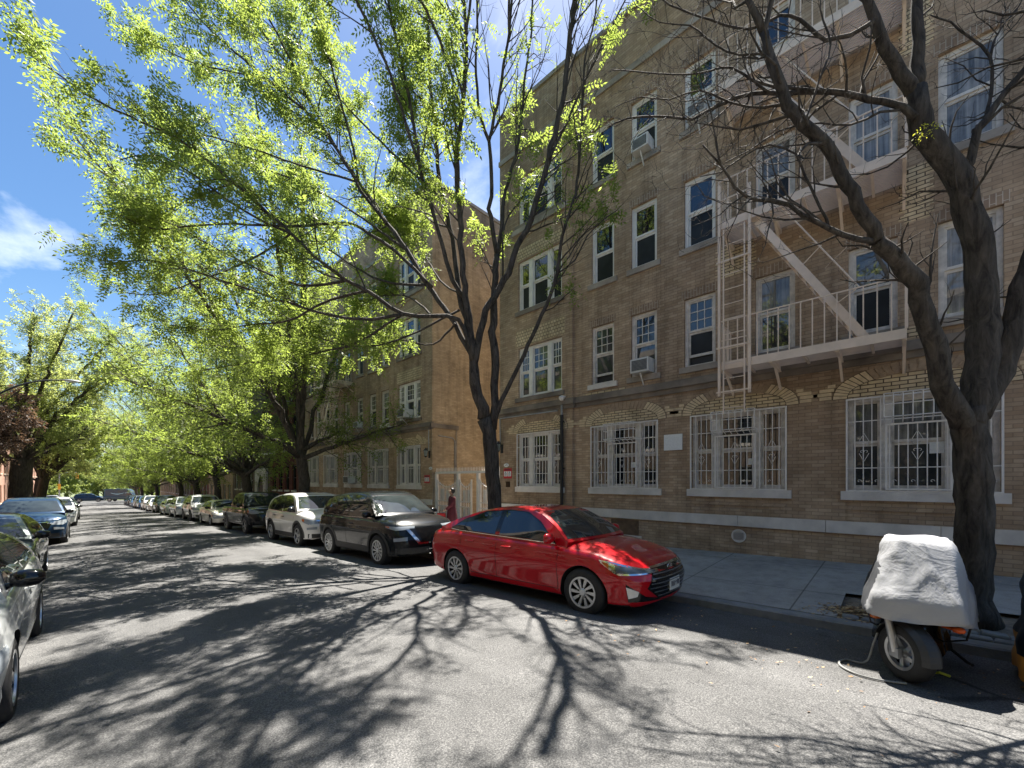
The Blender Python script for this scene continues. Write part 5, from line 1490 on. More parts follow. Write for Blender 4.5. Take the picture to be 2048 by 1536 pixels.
    def wheels(s, rim, spokes):
        p = s.p; rw = p['rw']
        for wx in (p['wf'], p['wr']):
            for sg in (-1, 1):
                yo = sg*(p['W']-.015)
                b = MB(); n = 36 if s.near else 16; t_ = sg*.205
                rr = rw*.64
                prof = [(rr, -.02*sg), (rr+.008, .0), (rw*.80, .008*sg), (rw*.93, -.004*sg), (rw*.985, -.025*sg), (rw, -.05*sg), (rw, -.16*sg), (rw*.97, -.195*sg), (rr, -.2*sg), (rr-.01, -.1*sg), (rr, -.02*sg)]
                b.lathe(prof if sg > 0 else prof[::-1], (wx, yo, rw), 'y', n)
                o = b.build('wheel', M['rubber'], s.root, smooth=40)
                b = MB()
                face = yo-sg*.012
                # dark barrel, rim lip, hub and spokes
                pl = [(0, -.10*sg), (rr-.012, -.10*sg), (rr-.01, -.02*sg)]
                b.lathe(pl if sg < 0 else pl[::-1], (wx, yo, rw), 'y', n, 1)
                pl = [(rr-.022, -.012*sg), (rr-.02, .002*sg), (rr+.004, .004*sg), (rr+.006, -.03*sg)]
                b.lathe(pl if sg < 0 else pl[::-1], (wx, yo, rw), 'y', n, 0)
                pl = [(0, .002*sg), (rr*.2, .002*sg), (rr*.26, -.01*sg), (rr*.26, -.06*sg)]
                b.lathe(pl if sg < 0 else pl[::-1], (wx, yo-sg*.004, rw), 'y', 18, 0)
                ns = spokes if s.near else 6
                for i in range(ns):
                    a = 2*PI*i/ns + .2
                    a2 = a + (.22*sg if spokes >= 9 else 0)
                    w0, w1 = (.34, .62) if spokes >= 9 else (.5, .42)
                    w0 = w0*rr*.5*2*PI/ns*1.0; w1 = w1*rr*2*PI/ns*.62
                    vs = []
                    for yy in (face, face-sg*.03):
                        for (aa, rad, ww) in ((a, rr*.2, w0), (a2, rr-.015, w1)):
                            cx, cz = math.cos(aa), math.sin(aa)
                            for k in (-1, 1): vs.append((wx+cx*rad-cz*ww*k*.5, yy - (sg*.012 if rad < rr*.5 else 0)*0, rw+cz*rad+cx*ww*k*.5))
                    fs = [(0, 1, 3, 2), (0, 2, 6, 4), (1, 5, 7, 3)]
                    if sg > 0: fs = [f[::-1] for f in fs]
                    b.mesh(vs, fs, 0)
                if s.near:
                    for i in range(5):
                        a = 2*PI*i/5+.3; c = (wx+rr*.33*math.cos(a), face+sg*.004, rw+rr*.33*math.sin(a))
                        b.lathe([(.011, -.012*sg), (.011, .002*sg), (0, .003*sg)][::(1 if sg < 0 else -1)], c, 'y', 8, 2)
                b.build('rim', [M[rim], M['under'], M['gloss']], o, smooth=35)

PT = {k: paint(k+'_paint', *v) for k, v in dict(
    red=((.42, .003, .009), .35, .0, .08), black=((.008, .010, .012), .25, 0, 0), pearl=((.70, .69, .66), .35, .1, .04), white=((.78, .78, .77), .35, 0, 0),
    silver=((.58, .60, .60), .33, .35, .08), grey=((.16, .18, .175), .33, .5, .08), navy=((.012, .035, .075), .28, .2, .08), green=((.02, .035, .03), .3, .2, 0), blue=((.06, .16, .33), .3, .3, 0), champagne=((.70, .67, .60), .33, .3, .06), vanblue=((.055, .085, .11), .4, 0, 0)).items()}
GC = 'cars parked along the building side kerb'; GL = 'cars parked along the far side kerb'
HD = R(-90)
def at(X, yc, xoff=0): return (X, yc, road_z(X, yc)-.0)
def tilt(c, yc):
    k = math.atan((road_z(4.6, yc-1.4)-road_z(4.6, yc+1.4))/2.8)
    c.root.rotation_euler = (0, -k, HD)
    return c
def car(typ, name, label, col, X, yc, group=GC, **kw):
    """X is the street-side flank for the building side row, the near flank for the far row"""
    W = CAR[typ]['W']
    cx = X+W if group == GC else X-W
    c = Car(typ, name, label, PT[col], group, (cx, yc, (road_z(cx-.75, yc)+road_z(cx+.75, yc))/2), HD, **kw)
    return tilt(c, yc)

car('sedan', 'parked_car', 'bright red sedan with silver ten-spoke wheels, nearest on the building side', 'red', 4.53, 4.36, front='hex', spokes=10)
car('suv', 'parked_suv', 'glossy black sport utility car right behind the red sedan', 'black', 4.56, 9.9, front='vee', clad=True, spokes=12, rim='alloy')
car('suv', 'parked_suv', 'pearl white crossover between the black car and the black pickup', 'pearl', 4.58, 15.0, front='suv', clad=True, spokes=5)
car('pickup', 'pickup_truck', 'black crew cab pickup truck behind the white crossover', 'black', 4.58, 21.45, front='truck', clad=True, spokes=6, rim='alloyd', chrome=False)
car('sedan', 'parked_car', 'pale champagne sedan just behind the black pickup', 'champagne', 4.6, 28.0, front='sedan', spokes=9)
car('suv', 'parked_suv', 'white crossover with black arches behind the pale sedan', 'white', 4.6, 34.1, front='suv', clad=True, spokes=5, rim='alloyd')
for y, typ, col, lb, fr, cl in [
    (40.4, 'hatch', 'silver', 'silver hatchback behind the white black-arched crossover', 'small', False),
    (46.2, 'sedan', 'white', 'white sedan between the silver hatchback and the dark green car', 'sedan', False),
    (52.2, 'suv', 'green', 'dark green sport utility car behind the white sedan', 'suv', True),
    (58.4, 'sedan', 'white', 'white low sedan behind the dark green car', 'sedan', False),
    (64.6, 'suv', 'pearl', 'pale sport utility car, sixth from the far end of its row', 'suv', False),
    (70.6, 'hatch', 'blue', 'blue hatchback behind the pale sport utility car', 'small', False),
    (76.6, 'suv', 'pearl', 'white tall car, fourth from the far end of its row', 'suv', False),
    (82.6, 'sedan', 'blue', 'light blue sedan, third from the far end of its row', 'sedan', False),
    (88.8, 'suv', 'black', 'black tall car, second from the far end of its row', 'suv', True),
    (95.0, 'sedan', 'navy', 'dark sedan, last of its row before the crossing', 'sedan', False)]:
    car(typ, 'parked_car', lb, col, 4.6, y, near=False, front=fr, clad=cl, spokes=5, chrome=False)
# far side row, all facing the camera
car('sedan', 'parked_car', 'silver sedan cut by the left edge of the photo', 'silver', -.36, 6.25, GL, front='sedan', spokes=6)
car('sedan', 'parked_car', 'dark grey sedan behind the silver one at the left edge', 'grey', -.58, 12.75, GL, front='sedan', spokes=6)
car('suv', 'parked_suv', 'dark blue sport utility car with its front to the camera', 'navy', -.42, 23.5, GL, front='suv', clad=True, spokes=5)
car('suv', 'parked_suv', 'white crossover with a dark grille behind the dark blue one', 'white', -.3, 35.6, GL, front='suv', spokes=5)
car('sedan', 'parked_car', 'dark sedan behind the white crossover on the far side', 'grey', -.25, 45.5, GL, near=False, front='sedan', spokes=5)
car('suv', 'parked_suv', 'white tall car behind the dark sedan, last of the far side row', 'pearl', -.4, 53, GL, near=False, front='suv', spokes=5)
v = Car('van', 'delivery_van', 'dark blue grey delivery van with a pale curved stripe crossing the street end', PT['vanblue'], None, (5.4, 116, g(116)+.04), R(-28), near=False, front='sedan', spokes=5, chrome=False)
# pale smile-shaped stripe and lettering on its flank
b = MB()
n = 14
for sg in (-1,):
    for i in range(n):
        f = lambda k, o: (-1.6+2.2*k/n, sg*1.012, 1.75-.28*math.sin(PI*k/n)+o*(.4+.6*math.sin(PI*k/n)))
        h = []
        for k, o in ((i, 0), (i+1, 0), (i+1, .13), (i, .13)):
            q = f(k, o); hh, nn = v.hit((q[0], 0, q[2]), (0, -sg, 0)); h.append(hh+nn*.01 if hh else Vector(q))
        b.face(h)
    for k in range(5):
        q = .75+k*.15; hh, nn = v.hit((q, 0, 1.8), (0, -sg, 0))
        if hh: b.box(q, q+.1, hh.y-.012, hh.y+.01, 1.72, 1.84)
b.build('flank_stripe', flat('pale_blue_stripe', (.45, .68, .78)), v.root)
Car('suv', 'waiting_car', 'dark car waiting at the crossing left of the delivery van', PT['navy'], None, (.6, 119, g(119)+.04), R(-5), near=False, front='suv', spokes=5, chrome=False)
Car('sedan', 'waiting_car', 'pale car at the crossing, far left of the delivery van', PT['silver'], None, (-4.2, 121, g(121)+.04), R(-5), near=False, front='sedan', spokes=5, chrome=False)
# ---------------------------------------------------------------- houses further along and across the street
M['frame_d'] = mat('dark_window_paint', (.05, .045, .045), .5)
M['frame_w'] = mat('far_white_paint', (.66, .63, .58), .6, var=.15)
M['glassd'] = glass('dark_house_glass', ior=1.8)

def row_house(name, label, y0, y1, x, face, h, brickm, zf, cols, rows, fm, sillm, corn=None, cornm=None, wh=1.6, group=None, depth=12):
    """face +1: front looks to +x (far side of the street), -1: front looks to -x"""
    yc = (y0+y1)/2; base = g(yc)-.1
    root = empty(name, (x, yc, base), label=label, cat='building', group=group)
    org = (x, yc, base)
    b = MB(); xb = x - face*depth
    ops = [(c-w_/2, c+w_/2, z, z+wh) for z in rows for c, w_ in cols]
    ys = sorted(set([y0, y1]+[v for o in ops for v in o[:2]])); zs = sorted(set([base-1.5, zf+h]+[v for o in ops for v in o[2:]]))
    q = (lambda p: p) if face < 0 else (lambda p: p[::-1])
    for ya, yb in zip(ys[:-1], ys[1:]):
        for za, zb in zip(zs[:-1], zs[1:]):
            if any(o[0] < (ya+yb)/2 < o[1] and o[2] < (za+zb)/2 < o[3] for o in ops): continue
            b.face(q([(x, yb, za), (x, ya, za), (x, ya, zb), (x, yb, zb)]))
    xr = x - face*.16
    for a, c, d, e in ops:
        for p in ([(x, a, d), (xr, a, d), (xr, a, e), (x, a, e)], [(x, c, d), (xr, c, d), (xr, c, e), (x, c, e)], [(x, a, e), (xr, a, e), (xr, c, e), (x, c, e)], [(x, a, d), (xr, a, d), (xr, c, d), (x, c, d)]):
            b.face(p)
    t_ = zf+h
    for p in ([(x, y0, base-1.5), (xb, y0, base-1.5), (xb, y0, t_), (x, y0, t_)], [(x, y1, base-1.5), (xb, y1, base-1.5), (xb, y1, t_), (x, y1, t_)], [(xb, y0, base-1.5), (xb, y1, base-1.5), (xb, y1, t_), (xb, y0, t_)]):
        b.face(p)
    b.build('wall', brickm, root, org)
    b = MB(); b.box(x-face*.01, xb, y0+.01, y1-.01, t_-.3, t_-.2); b.build('roof', M['roof'], root, org)
    b = MB(); b.box(x-face*.15, x+face*.22, y0, y1, t_, t_+.35); b.box(x, x+face*.12, y0, y1, t_-.25, t_-.002); b.build('cornice', cornm or M['stonem'], root, org)
    if corn:
        b = MB(); b.box(x-face*.02, x+face*.12, y0+.02, y1-.02, corn, corn+.16); b.build('belt_course', cornm or M['stone'], root, org)
    for a, c, d, e in ops:
        b = MB(); xf = x - face*.08; xg = x - face*.15; k = .07
        b.box(xf, xg, a, a+k, d, e); b.box(xf, xg, c-k, c, d, e); b.box(xf, xg, a+k, c-k, e-k, e); b.box(xf, xg, a+k, c-k, d, d+k)
        b.box(xf-face*.02, xg, a+k, c-k, (d+e)/2-.03, (d+e)/2+.03)
        w_ = b.build('window', fm, root, org)
        b = MB(); xp = x - face*.13
        b.face(q([(xp, c-k, d+k), (xp, a+k, d+k), (xp, a+k, e-k), (xp, c-k, e-k)])); o = b.build('pane', M['glassd'], w_, org)
        b = MB(); b.box(x-face*.05, x+face*.06, a-.08, c+.08, d-.13, d-.002); b.build('sill', sillm, w_, org)
    return root

Cx = lambda a, c, n, w_: [(a+(c-a)*(i+.5)/n, w_) for i in range(n)]
red = row_house('row_house', 'dark red brick house with dark windows and iron fire escape', 29.25, 35.6, 10.0, -1, 13.2, M['red'], 0, Cx(29.6, 35.3, 4, .78), [1.0, 4.5, 7.4, 10.3], M['frame_d'], M['stone'], 3.72, wh=1.75)
# its fire escape
o_ = (10, 32.425, g(32.425)-.1); M['rust'] = mat('rusty_red_iron', (.10, .035, .03), .6)
fe = empty('fire_escape'); fe.parent = red
for z in (4.2, 7.1, 10.0):
    b = MB(); b.box(9.05, 9.98, 30.6, 33.9, z-.06, z); b.build('platform', M['rust'], fe, o_)
    b = MB(); b.box(9.05, 9.08, 30.6, 33.9, z+.85, z+.88)
    for i in range(17): b.box(9.055, 9.075, 30.6+3.28*i/16, 30.62+3.28*i/16, z, z+.85)
    b.build('railing', M['rust'], fe, o_)
for z in (4.2, 7.1):
    b = MB(); b.bar((9.2, 31, z), (9.2, 33.4, z+2.9), .05, .14); b.bar((9.7, 31, z), (9.7, 33.4, z+2.9), .05, .14); b.build('stair', M['rust'], fe, o_)
dh = row_house('row_house', 'dark brown house with the pale pointed doorway', 35.65, 47.2, 10.02, -1, 12.6, M['umber'], 0, Cx(40.2, 46.8, 4, .95), [.9, 4.5, 7.4, 10.3], M['frame_w'], M['stone'], 3.72, wh=1.6)
b = MB(); o_ = (10.02, 41.425, g(41.425)-.1)
pts = [(36.3, -1.3), (36.3, 2.72), (39.3, 2.72), (39.3, -1.3)]
b.box(9.86, 10.03, 36.3, 37.0, -1.4, 2.2); b.box(9.86, 10.03, 38.6, 39.3, -1.4, 2.2); b.box(9.86, 10.03, 36.3, 39.3, 2.2, 2.72)
for i in range(10):                                                     # pointed arch head filled in from both sides
    for s in (-1, 1):
        u0, u1 = i/10, (i+1)/10
        f = lambda u: .8*(1-u**1.7)
        b.mesh([(9.88, 37.8+s*.8, .9+1.3*u0), (9.88, 37.8+s*f(u0), .9+1.3*u0), (9.88, 37.8+s*f(u1), .9+1.3*u1), (9.88, 37.8+s*.8, .9+1.3*u1)], [(0, 1, 2, 3) if s > 0 else (3, 2, 1, 0)])
dr = b.build('doorway', M['stone'], dh, o_)
b = MB(); b.box(9.97, 10.0, 37.0, 38.6, -1.4, 2.2); b.build('door', M['frame_d'], dr, o_)
for y0, y1, h, bm, lb, n in [(47.3, 58.5, 12.4, M['brick'], 'brown house just beyond the dark brown house with the pointed doorway', 5), (58.6, 70.2, 11.5, M['red'], 'dark red house in the middle of the far row, half hidden by trees', 5), (70.3, 84, 12.2, M['umber'], 'dark house, second from the far corner', 6), (84.1, 103, 11.2, M['brick'], 'brown house on the far corner of the building side', 8)]:
    row_house('row_house', lb, y0, y1, 10.0, -1, h, bm, -1.0, Cx(y0+.4, y1-.4, n, .95), [-.3, 3.2, 6.1, 8.9], M['frame_w'], M['stone'], 2.6, wh=1.6)
# across the street; the umber ones are unseen, added to darken reflections and shade
for y0, y1, h, bm, lb, n in [(-24, -8, 10.5, M['umber'], 'unseen dark brick house added for the light across the street, behind the camera', 6), (-7.9, 8, 9.8, M['umber'], 'unseen dark brown brick house added for the light across the street beside the camera', 6), (8.1, 26, 10.2, M['umber'], 'unseen dark umber brick house added for the light across the street from the orange flank', 7), (26.1, 44, 9.2, M['umber'], 'unseen dark brown brick house added for the light behind the purple-leaved tree', 7)]:
    row_house('row_house', lb, y0, y1, -6.4, 1, h, bm, 0, Cx(y0+.5, y1-.5, n, 1.1), [.8, 3.8, 6.7], M['frame_w'], M['stone'], wh=1.7)
for y0, y1, h, bm, lb, n in [(44.2, 58, 6.5, M['pink'], 'low pale brick house at the left edge with cream window surrounds', 5), (58.1, 78, 6.8, M['pink'], 'second low pale brick house at the left edge, beyond the old tree', 7), (78.2, 106, 7.0, M['pink'], 'pale brick house at the far corner of the far side', 9)]:
    row_house('row_house', lb, y0, y1, -5.6, 1, h, bm, -1.2, Cx(y0+.5, y1-.5, n, 1.15), [-.5, 2.4], mat('cream_frame', (.74, .62, .48), .6), mat('cream_sill', (.76, .66, .52), .6), wh=1.75)

# ---------------------------------------------------------------- white iron gate across the alley
def gate():
    org = (10.06, 12, g(12)+.08)
    root = empty('gate', org, label='white iron gate with spiked top rail closing the alley', cat='gate')
    gz = g(12)+.08
    m = M['guard']
    posts = [13.85, 12.42, 11.25, 10.06]
    for y in posts:
        b = MB(); b.box(10.0, 10.11, y-.055, y+.055, gz-.2, 1.93); b.build('post', m, root, org)
    b = MB(); b.box(10.02, 10.09, 10.0, 13.9, 1.932, 2.02)
    for i in range(44):
        y = 10.04+3.82*i/43
        b.tube([(10.055, y, 2.02), (10.055, y, 2.12), (10.055, y, 2.19)], [.011, .014, .001], 5)
    b.build('top_rail', m, root, org)
    for y1, y0 in ((13.78, 12.49), (12.35, 11.62), (11.18, 10.13)):
        b = MB(); w_ = y1-y0; zt = 1.62; zb = gz+.1
        def top(y):
            u = (y-y0)/w_; return zt - .22*math.sin(PI*u)
        b.box(10.035, 10.075, y0, y0+.05, zb, zt+.08); b.box(10.035, 10.075, y1-.05, y1, zb, zt+.08)
        n = max(6, int(w_/.095))
        for i in range(1, n):
            y = y0+w_*i/n
            b.box(10.046, 10.064, y-.009, y+.009, zb+.03, top(y)); b.tube([(10.055, y, top(y)), (10.055, y, top(y)+.12)], [.012, .002], 4)
        for z in (zb, .62, .82): b.box(10.038, 10.072, y0+.05, y1-.05, z, z+.03)
        b.tube([(10.055, y0+.02+(w_-.04)*i/14, top(y0+w_*i/14)) for i in range(15)], .018, 6)
        lf = b.build('gate_leaf', m, root, org)
        b = MB()
        k = 3 if w_ > .9 else 2
        for i in range(k):
            a = y0+.09+(w_-.18)*(i+.1)/k; c = y0+.09+(w_-.18)*(i+.75)/k
            b.box(10.078, 10.084, a, c, .86, top((a+c)/2)-.14); b.box(10.078, 10.084, a, c, zb+.05, .6)
        b.build('panel', M['stone'], lf, org)
gate()

# ---------------------------------------------------------------- things fixed to the houses
def aircon(label, x, y0, y1, z0, z1, out=.28):
    k = (y1-y0)*.07; y0, y1, z1 = y0+k, y1-k, z1-.05
    org = (x-out/2, (y0+y1)/2, z0)
    root = empty('air_conditioner', org, label=label, cat='air conditioner', group='window air conditioners')
    b = MB(); b.box(x-out, x+.1, y0, y1, z0, z1); o = b.build('case', M['acw'], root, org)
    b = MB(); b.box(x-out-.006, x-out-.001, y0+.04, y1-.04, z0+.04, z1-.04, 0)
    n = 9
    for i in range(n):
        z = z0+.05+(z1-z0-.1)*i/(n-1); b.box(x-out-.014, x-out-.0065, y0+.045, y1-.045, z-.006, z+.006, 1)
    b.build('grille', [M['darkgrey'], M['grey']], root, org)
    b = MB(); b.bar((x-.02, (y0+y1)/2, z0-.3), (x-out+.06, (y0+y1)/2, z0-.01), .03, .02); b.build('bracket', M['acw'], root, org)
aircon('white air conditioner in the second-floor window, second from the bay', 10.02, 4.48, 5.05, 4.43, 4.83)
aircon('white air conditioner in the top-floor window, second from the bay', 10.02, 4.5, 5.02, 10.14, 10.5)
aircon('white air conditioner in the top-floor window next to the fire escape', 10.02, 3.1, 3.62, 10.14, 10.5)
aircon('large white air conditioner in the triple window of the orange flanked house', 9.94, 15.5, 16.15, 4.44, 4.86, .4)
aircon('white air conditioner in a barred ground-floor window of the far house', 9.9, 21.05, 21.75, 1.52, 1.95, .3)
aircon('white air conditioner in a narrow second-floor window of the far house', 10.02, 20.3, 20.85, 4.44, 4.8)

def lantern(label, y):
    org = (9.92, y, 2.7)
    root = empty('wall_lantern', org, label=label, cat='lantern', group='wall lanterns by the gate')
    b = MB(); b.box(9.89, 9.92, y-.05, y+.05, 2.6, 2.9); b.tube([(9.9, y, 2.85), (9.8, y, 3.0), (9.72, y, 2.98)], .012, 6)
    b.build('bracket', M['black'], root, org)
    b = MB(); b.lathe([(.03, .3), (.0, .36)][::-1], (9.72, y, 2.68), 'z', 8); b.lathe([(.02, -.06), (.06, -.02), (.06, .0)], (9.72, y, 2.68), 'z', 8); b.lathe([(.105, .22), (.09, .25), (.03, .3)], (9.72, y, 2.68), 'z', 8)
    for i in range(6): b.tube([(9.72+.06*math.cos(i*PI/3), y+.06*math.sin(i*PI/3), 2.68), (9.72+.095*math.cos(i*PI/3), y+.095*math.sin(i*PI/3), 2.9)], .007, 4)
    b.build('cage', M['black'], root, org)
    b = MB(); b.lathe([(.0, .0), (.055, .0), (.088, .22), (0, .22)], (9.72, y, 2.68), 'z', 8); b.build('glass', glass('lantern_glass', (.35, .42, .4), .1, 1.5, 0), root, org)
lantern('black wall lantern right of the gate, on the near house', 9.88)
lantern('black wall lantern left of the gate, on the far house', 14.15)

M['signw'] = flat('white_sign', (.78, .80, .80), .4); M['signr'] = flat('red_sign', (.55, .03, .04), .4)
def sign_red(label, x, y, z):
    org = (x, y, z); root = empty('notice_sign', org, label=label, cat='sign', group='red and white notices by the gate')
    b = MB(); b.box(x-.012, x, y-.19, y+.19, z-.17, z+.17); b.build('plate', M['signr'], root, org)
    b = MB(); b.box(x-.016, x-.0125, y-.165, y-.01, z-.1, z+.07); b.box(x-.016, x-.0125, y+.01, y+.165, z-.1, z+.07); b.build('white_field', M['signw'], root, org)
    b = MB()
    for s in (-1, 1):
        for i in range(4): b.box(x-.018, x-.0165, y+s*.088-.05, y+s*.088+.05, z-.075+i*.026, z-.066+i*.026)
        b.box(x-.018, x-.0165, y+s*.088-.016, y+s*.088+.016, z+.022, z+.058)
    for i in range(7): b.box(x-.018, x-.0125, y-.13+i*.04, y-.105+i*.04, z+.10, z+.14)
    b.build('print', M['ink'], root, org)
sign_red('red and white notice right of the gate, by the near bay window', 9.915, 9.6, 1.9)
sign_red('red and white notice left of the gate, on the far house', 9.915, 14.33, 1.72)
def oval(label, x, y, z):
    b = MB(); b.lathe([(.0, -.012), (.075, -.012), (.08, 0)], (0, 0, 0), 'x', 20)
    b.v = [(p[0]+x, p[1]*1.5+y, p[2]*.8+z) for p in b.v]
    root = empty('house_number_plate', (x, y, z), label=label, cat='sign', group='oval house number plates')
    b.build('plate', M['signw'], root, (x, y, z), smooth=40)
    b = MB()
    for i in range(3):
        yy = y+.05-i*.045; b.box(x-.0145, x-.0121, yy-.012, yy+.0, z-.025, z+.025); b.box(x-.0145, x-.0121, yy-.026, yy-.012, z+(.015 if i % 2 else -.025), z+(.025 if i % 2 else -.015))
    b.build('digits', M['ink'], root, (x, y, z))
oval('white oval number plate above the right hand notice', 9.915, 9.67, 2.18)
oval('white oval number plate above the left hand notice', 9.915, 14.08, 2.17)
b = MB(); b.box(9.965, 9.995, 3.765, 4.215, 2.40, 2.79); o = b.build('blank_sign', M['signw']); tag(o, 'blank white rectangular sign on the brick between two barred windows', 'sign')
b = MB(); b.box(9.90, 9.916, 9.5, 9.68, 1.43, 1.62); b.box(9.895, 9.90, 9.52, 9.66, 1.45, 1.6); o = b.build('wall_plaque', mat('bronze', (.06, .035, .02), .5, .6)); tag(o, 'small dark bronze plaque below the red and white notice', 'plaque')
for y, lb in ((7.22, 'white dome camera on the cornice above the drain pipe'), (17.1, 'white dome camera on the cornice of the orange flanked house')):
    b = MB(); b.lathe([(0, -.1), (.05, -.085), (.085, -.03), (.09, .02), (.06, .05), (0, .055)][::-1], (9.76, y, 4.12), 'z', 16); b.box(9.76, 9.95, y-.025, y+.025, 4.15, 4.19)
    o = b.build('dome_camera', M['guard'], smooth=50); tag(o, lb, 'camera', 'dome cameras')

# papers and boxes seen inside two of the barred windows are flat cards against the glass
for (y0, y1, z0, z1), lb in (((4.95, 5.18, 2.0, 2.14), 'white paper in the barred window left of the blank sign'), ((2.18, 2.38, 2.0, 2.14), 'white paper in the barred window right of the blank sign'), ((-.72, -.42, 2.12, 2.32), 'white paper in the barred window by the bare tree')):
    b = MB(); b.box(10.12, 10.124, y0, y1, z0, z1); o = b.build('paper', M['signw']); tag(o, lb, 'paper')

# ---------------------------------------------------------------- street furniture
def street_lamp():
    org = (-2.8, 29.6, walk_z(XK, 29.6)); z0 = org[2]
    root = empty('street_lamp', org, label='street lamp with long curved arm reaching in from the left edge', cat='street lamp')
    b = MB(); b.tube([(-2.8, 29.6, z0-.1), (-2.8, 29.6, z0+.9), (-2.8, 29.6, 5.9)], [.11, .085, .06], 12); b.build('pole', M['black'], root, org, smooth=60)
    b = MB(); p, r_ = catmull([(-2.8, 29.6, 5.5), (-2.2, 29.7, 6.05), (-1.5, 29.85, 6.45), (-.75, 30, 6.65)], [.045, .04, .036, .032], .15); b.tube(p, r_, 8)
    b.tube([(-2.8, 29.6, 4.9), (-2.2, 29.7, 5.75), (-1.9, 29.77, 6.2)], .02, 6); b.build('arm', M['black'], root, org, smooth=60)
    b = MB(); b.lathe([(0, -.32), (.07, -.3), (.12, -.1), (.13, .1), (.08, .3), (0, .33)], (0, 0, 0), 'x', 14)
    b.v = [(x-.45, y+30.03, z*.55+6.66) for x, y, z in b.v]; b.build('lamp_head', M['grey'], root, org, smooth=60)
street_lamp()
M['sigy'] = mat('signal_yellow', (.72, .36, .03), .5, var=.1)
def signal(label, px, y, reach, zt):
    z0 = g(y)
    org = (px, y, z0); root = empty('traffic_signal', org, label=label, cat='traffic light', group='traffic lights at the crossing')
    s = 1 if reach > px else -1
    b = MB(); b.tube([(px, y, z0-.1), (px, y, zt+.5)], [.1, .07], 8); b.tube([(px, y, zt+.3), (px+(reach-px)*.5, y, zt+.75), (reach, y, zt+.75)], .045, 6); b.build('pole', M['grey'], root, org)
    b = MB(); b.box(reach-.18, reach+.18, y-.15, y+.15, zt-.45, zt+.6)
    for i in range(3): b.lathe([(.12, -.2), (.14, 0)], (reach, y-.15, zt-.28+i*.33), 'y', 10)
    b.box(px-.18, px+.18, y-.3, y-.1, zt-2.4, zt-1.4)
    b.build('signal_head', M['sigy'], root, org)
    b = MB()
    for i in range(3): b.lathe([(0, -.02), (.11, 0)], (reach, y-.152, zt-.28+i*.33), 'y', 10)
    b.build('lens', M['black'], root, org)
signal('yellow traffic light hanging over the far crossing, left one', -3.2, 110, -1.0, 2.5)
signal('yellow traffic light hanging over the far crossing, right one', 7.6, 109, 5.3, 2.45)

# tree pits: soil, edging stones
M['cob'] = mat('granite_sett', (.23, .23, .225), .8, var=.4, scale=5, bstr=.5, bscale=25)
def pit(yc, h, label, stones):
    x0, x1 = XK+.19, XK+1.45; org = (XK+.8, yc, walk_z(XK+.8, yc)-.03)
    root = empty('tree_pit', org, label=label, cat='tree pit', group='tree pits in the pavement')
    b = MB(); n = 10
    vs = [(x0+(x1-x0)*i/n, yc-h+2*h*j/n, walk_z(x0+(x1-x0)*i/n, yc-h+2*h*j/n)-.05+.035*noise.noise(Vector((i*.7, j*.9, yc)))+.05*math.exp(-((i-n/2)**2+(j-n/2)**2)/6)) for j in range(n+1) for i in range(n+1)]
    b.mesh(vs, [(j*(n+1)+i, j*(n+1)+i+1, (j+1)*(n+1)+i+1, (j+1)*(n+1)+i) for j in range(n) for i in range(n)])
    zz = walk_z(XK+.8, yc)
    for (xa, xb, ya, yb) in ((x0-.1, x0, yc-h, yc+h), (x1, x1+.2, yc-h, yc+h), (x0-.1, x1+.2, yc-h-.2, yc-h), (x0-.1, x1+.2, yc+h, yc+h+.2)):
        b.face([(x, y, walk_z(x, y)-.055) for x, y in ((xa, ya), (xb, ya), (xb, yb), (xa, yb))])
    b.build('soil', M['soil'], root, org, smooth=180)
    rr = random.Random(int(yc*10))
    for k in range(stones):
        row, kk = (0, k) if k < stones*.6 else (1, k-int(stones*.6))
        nrow = int(stones*.6)+1
        y = yc-h+.1+2*h*(kk+rr.uniform(-.1, .1)+.4*row)/nrow; x = x0+.09+row*.17+rr.uniform(-.015, .015)
        lx, ly = rr.uniform(.07, .085), rr.uniform(.085, .125); z = walk_z(x, y)
        b = MB(); b.box(-lx, lx, -ly, ly, -.12, rr.uniform(-.005, .03))
        b.v = [(p[0]*(1-.12*(p[2] > -.05))+rr.uniform(-.012, .012), p[1]*(1-.1*(p[2] > -.05))+rr.uniform(-.012, .012), p[2]+rr.uniform(-.008, .008)) for p in b.v]
        a = rr.uniform(-.12, .12)
        b.v = [(x+p[0]*math.cos(a)-p[1]*math.sin(a), y+p[0]*math.sin(a)+p[1]*math.cos(a), z+p[2]) for p in b.v]
        o = b.build('edging_stone', M['cob'], root, org)
        md = o.modifiers.new('bev', 'BEVEL'); md.width = .018; md.segments = 2
pit(PITS[0][0], PITS[0][1], 'tree pit edged with loose granite setts under the nearly bare tree', 17)
for (y, h), lb in zip(PITS[1:4], ('tree pit behind the red sedan', 'tree pit beside the black pickup', 'tree pit before the dark red house')): pit(y, h, lb, 0)
for y, h in PITS[4:]:
    pit(y, h, 'tree pit far down the building side pavement', 0)
for o in [o for o in bpy.data.objects if o.get('label') == 'tree pit far down the building side pavement']: o['group'] = 'tree pits far down the pavement'

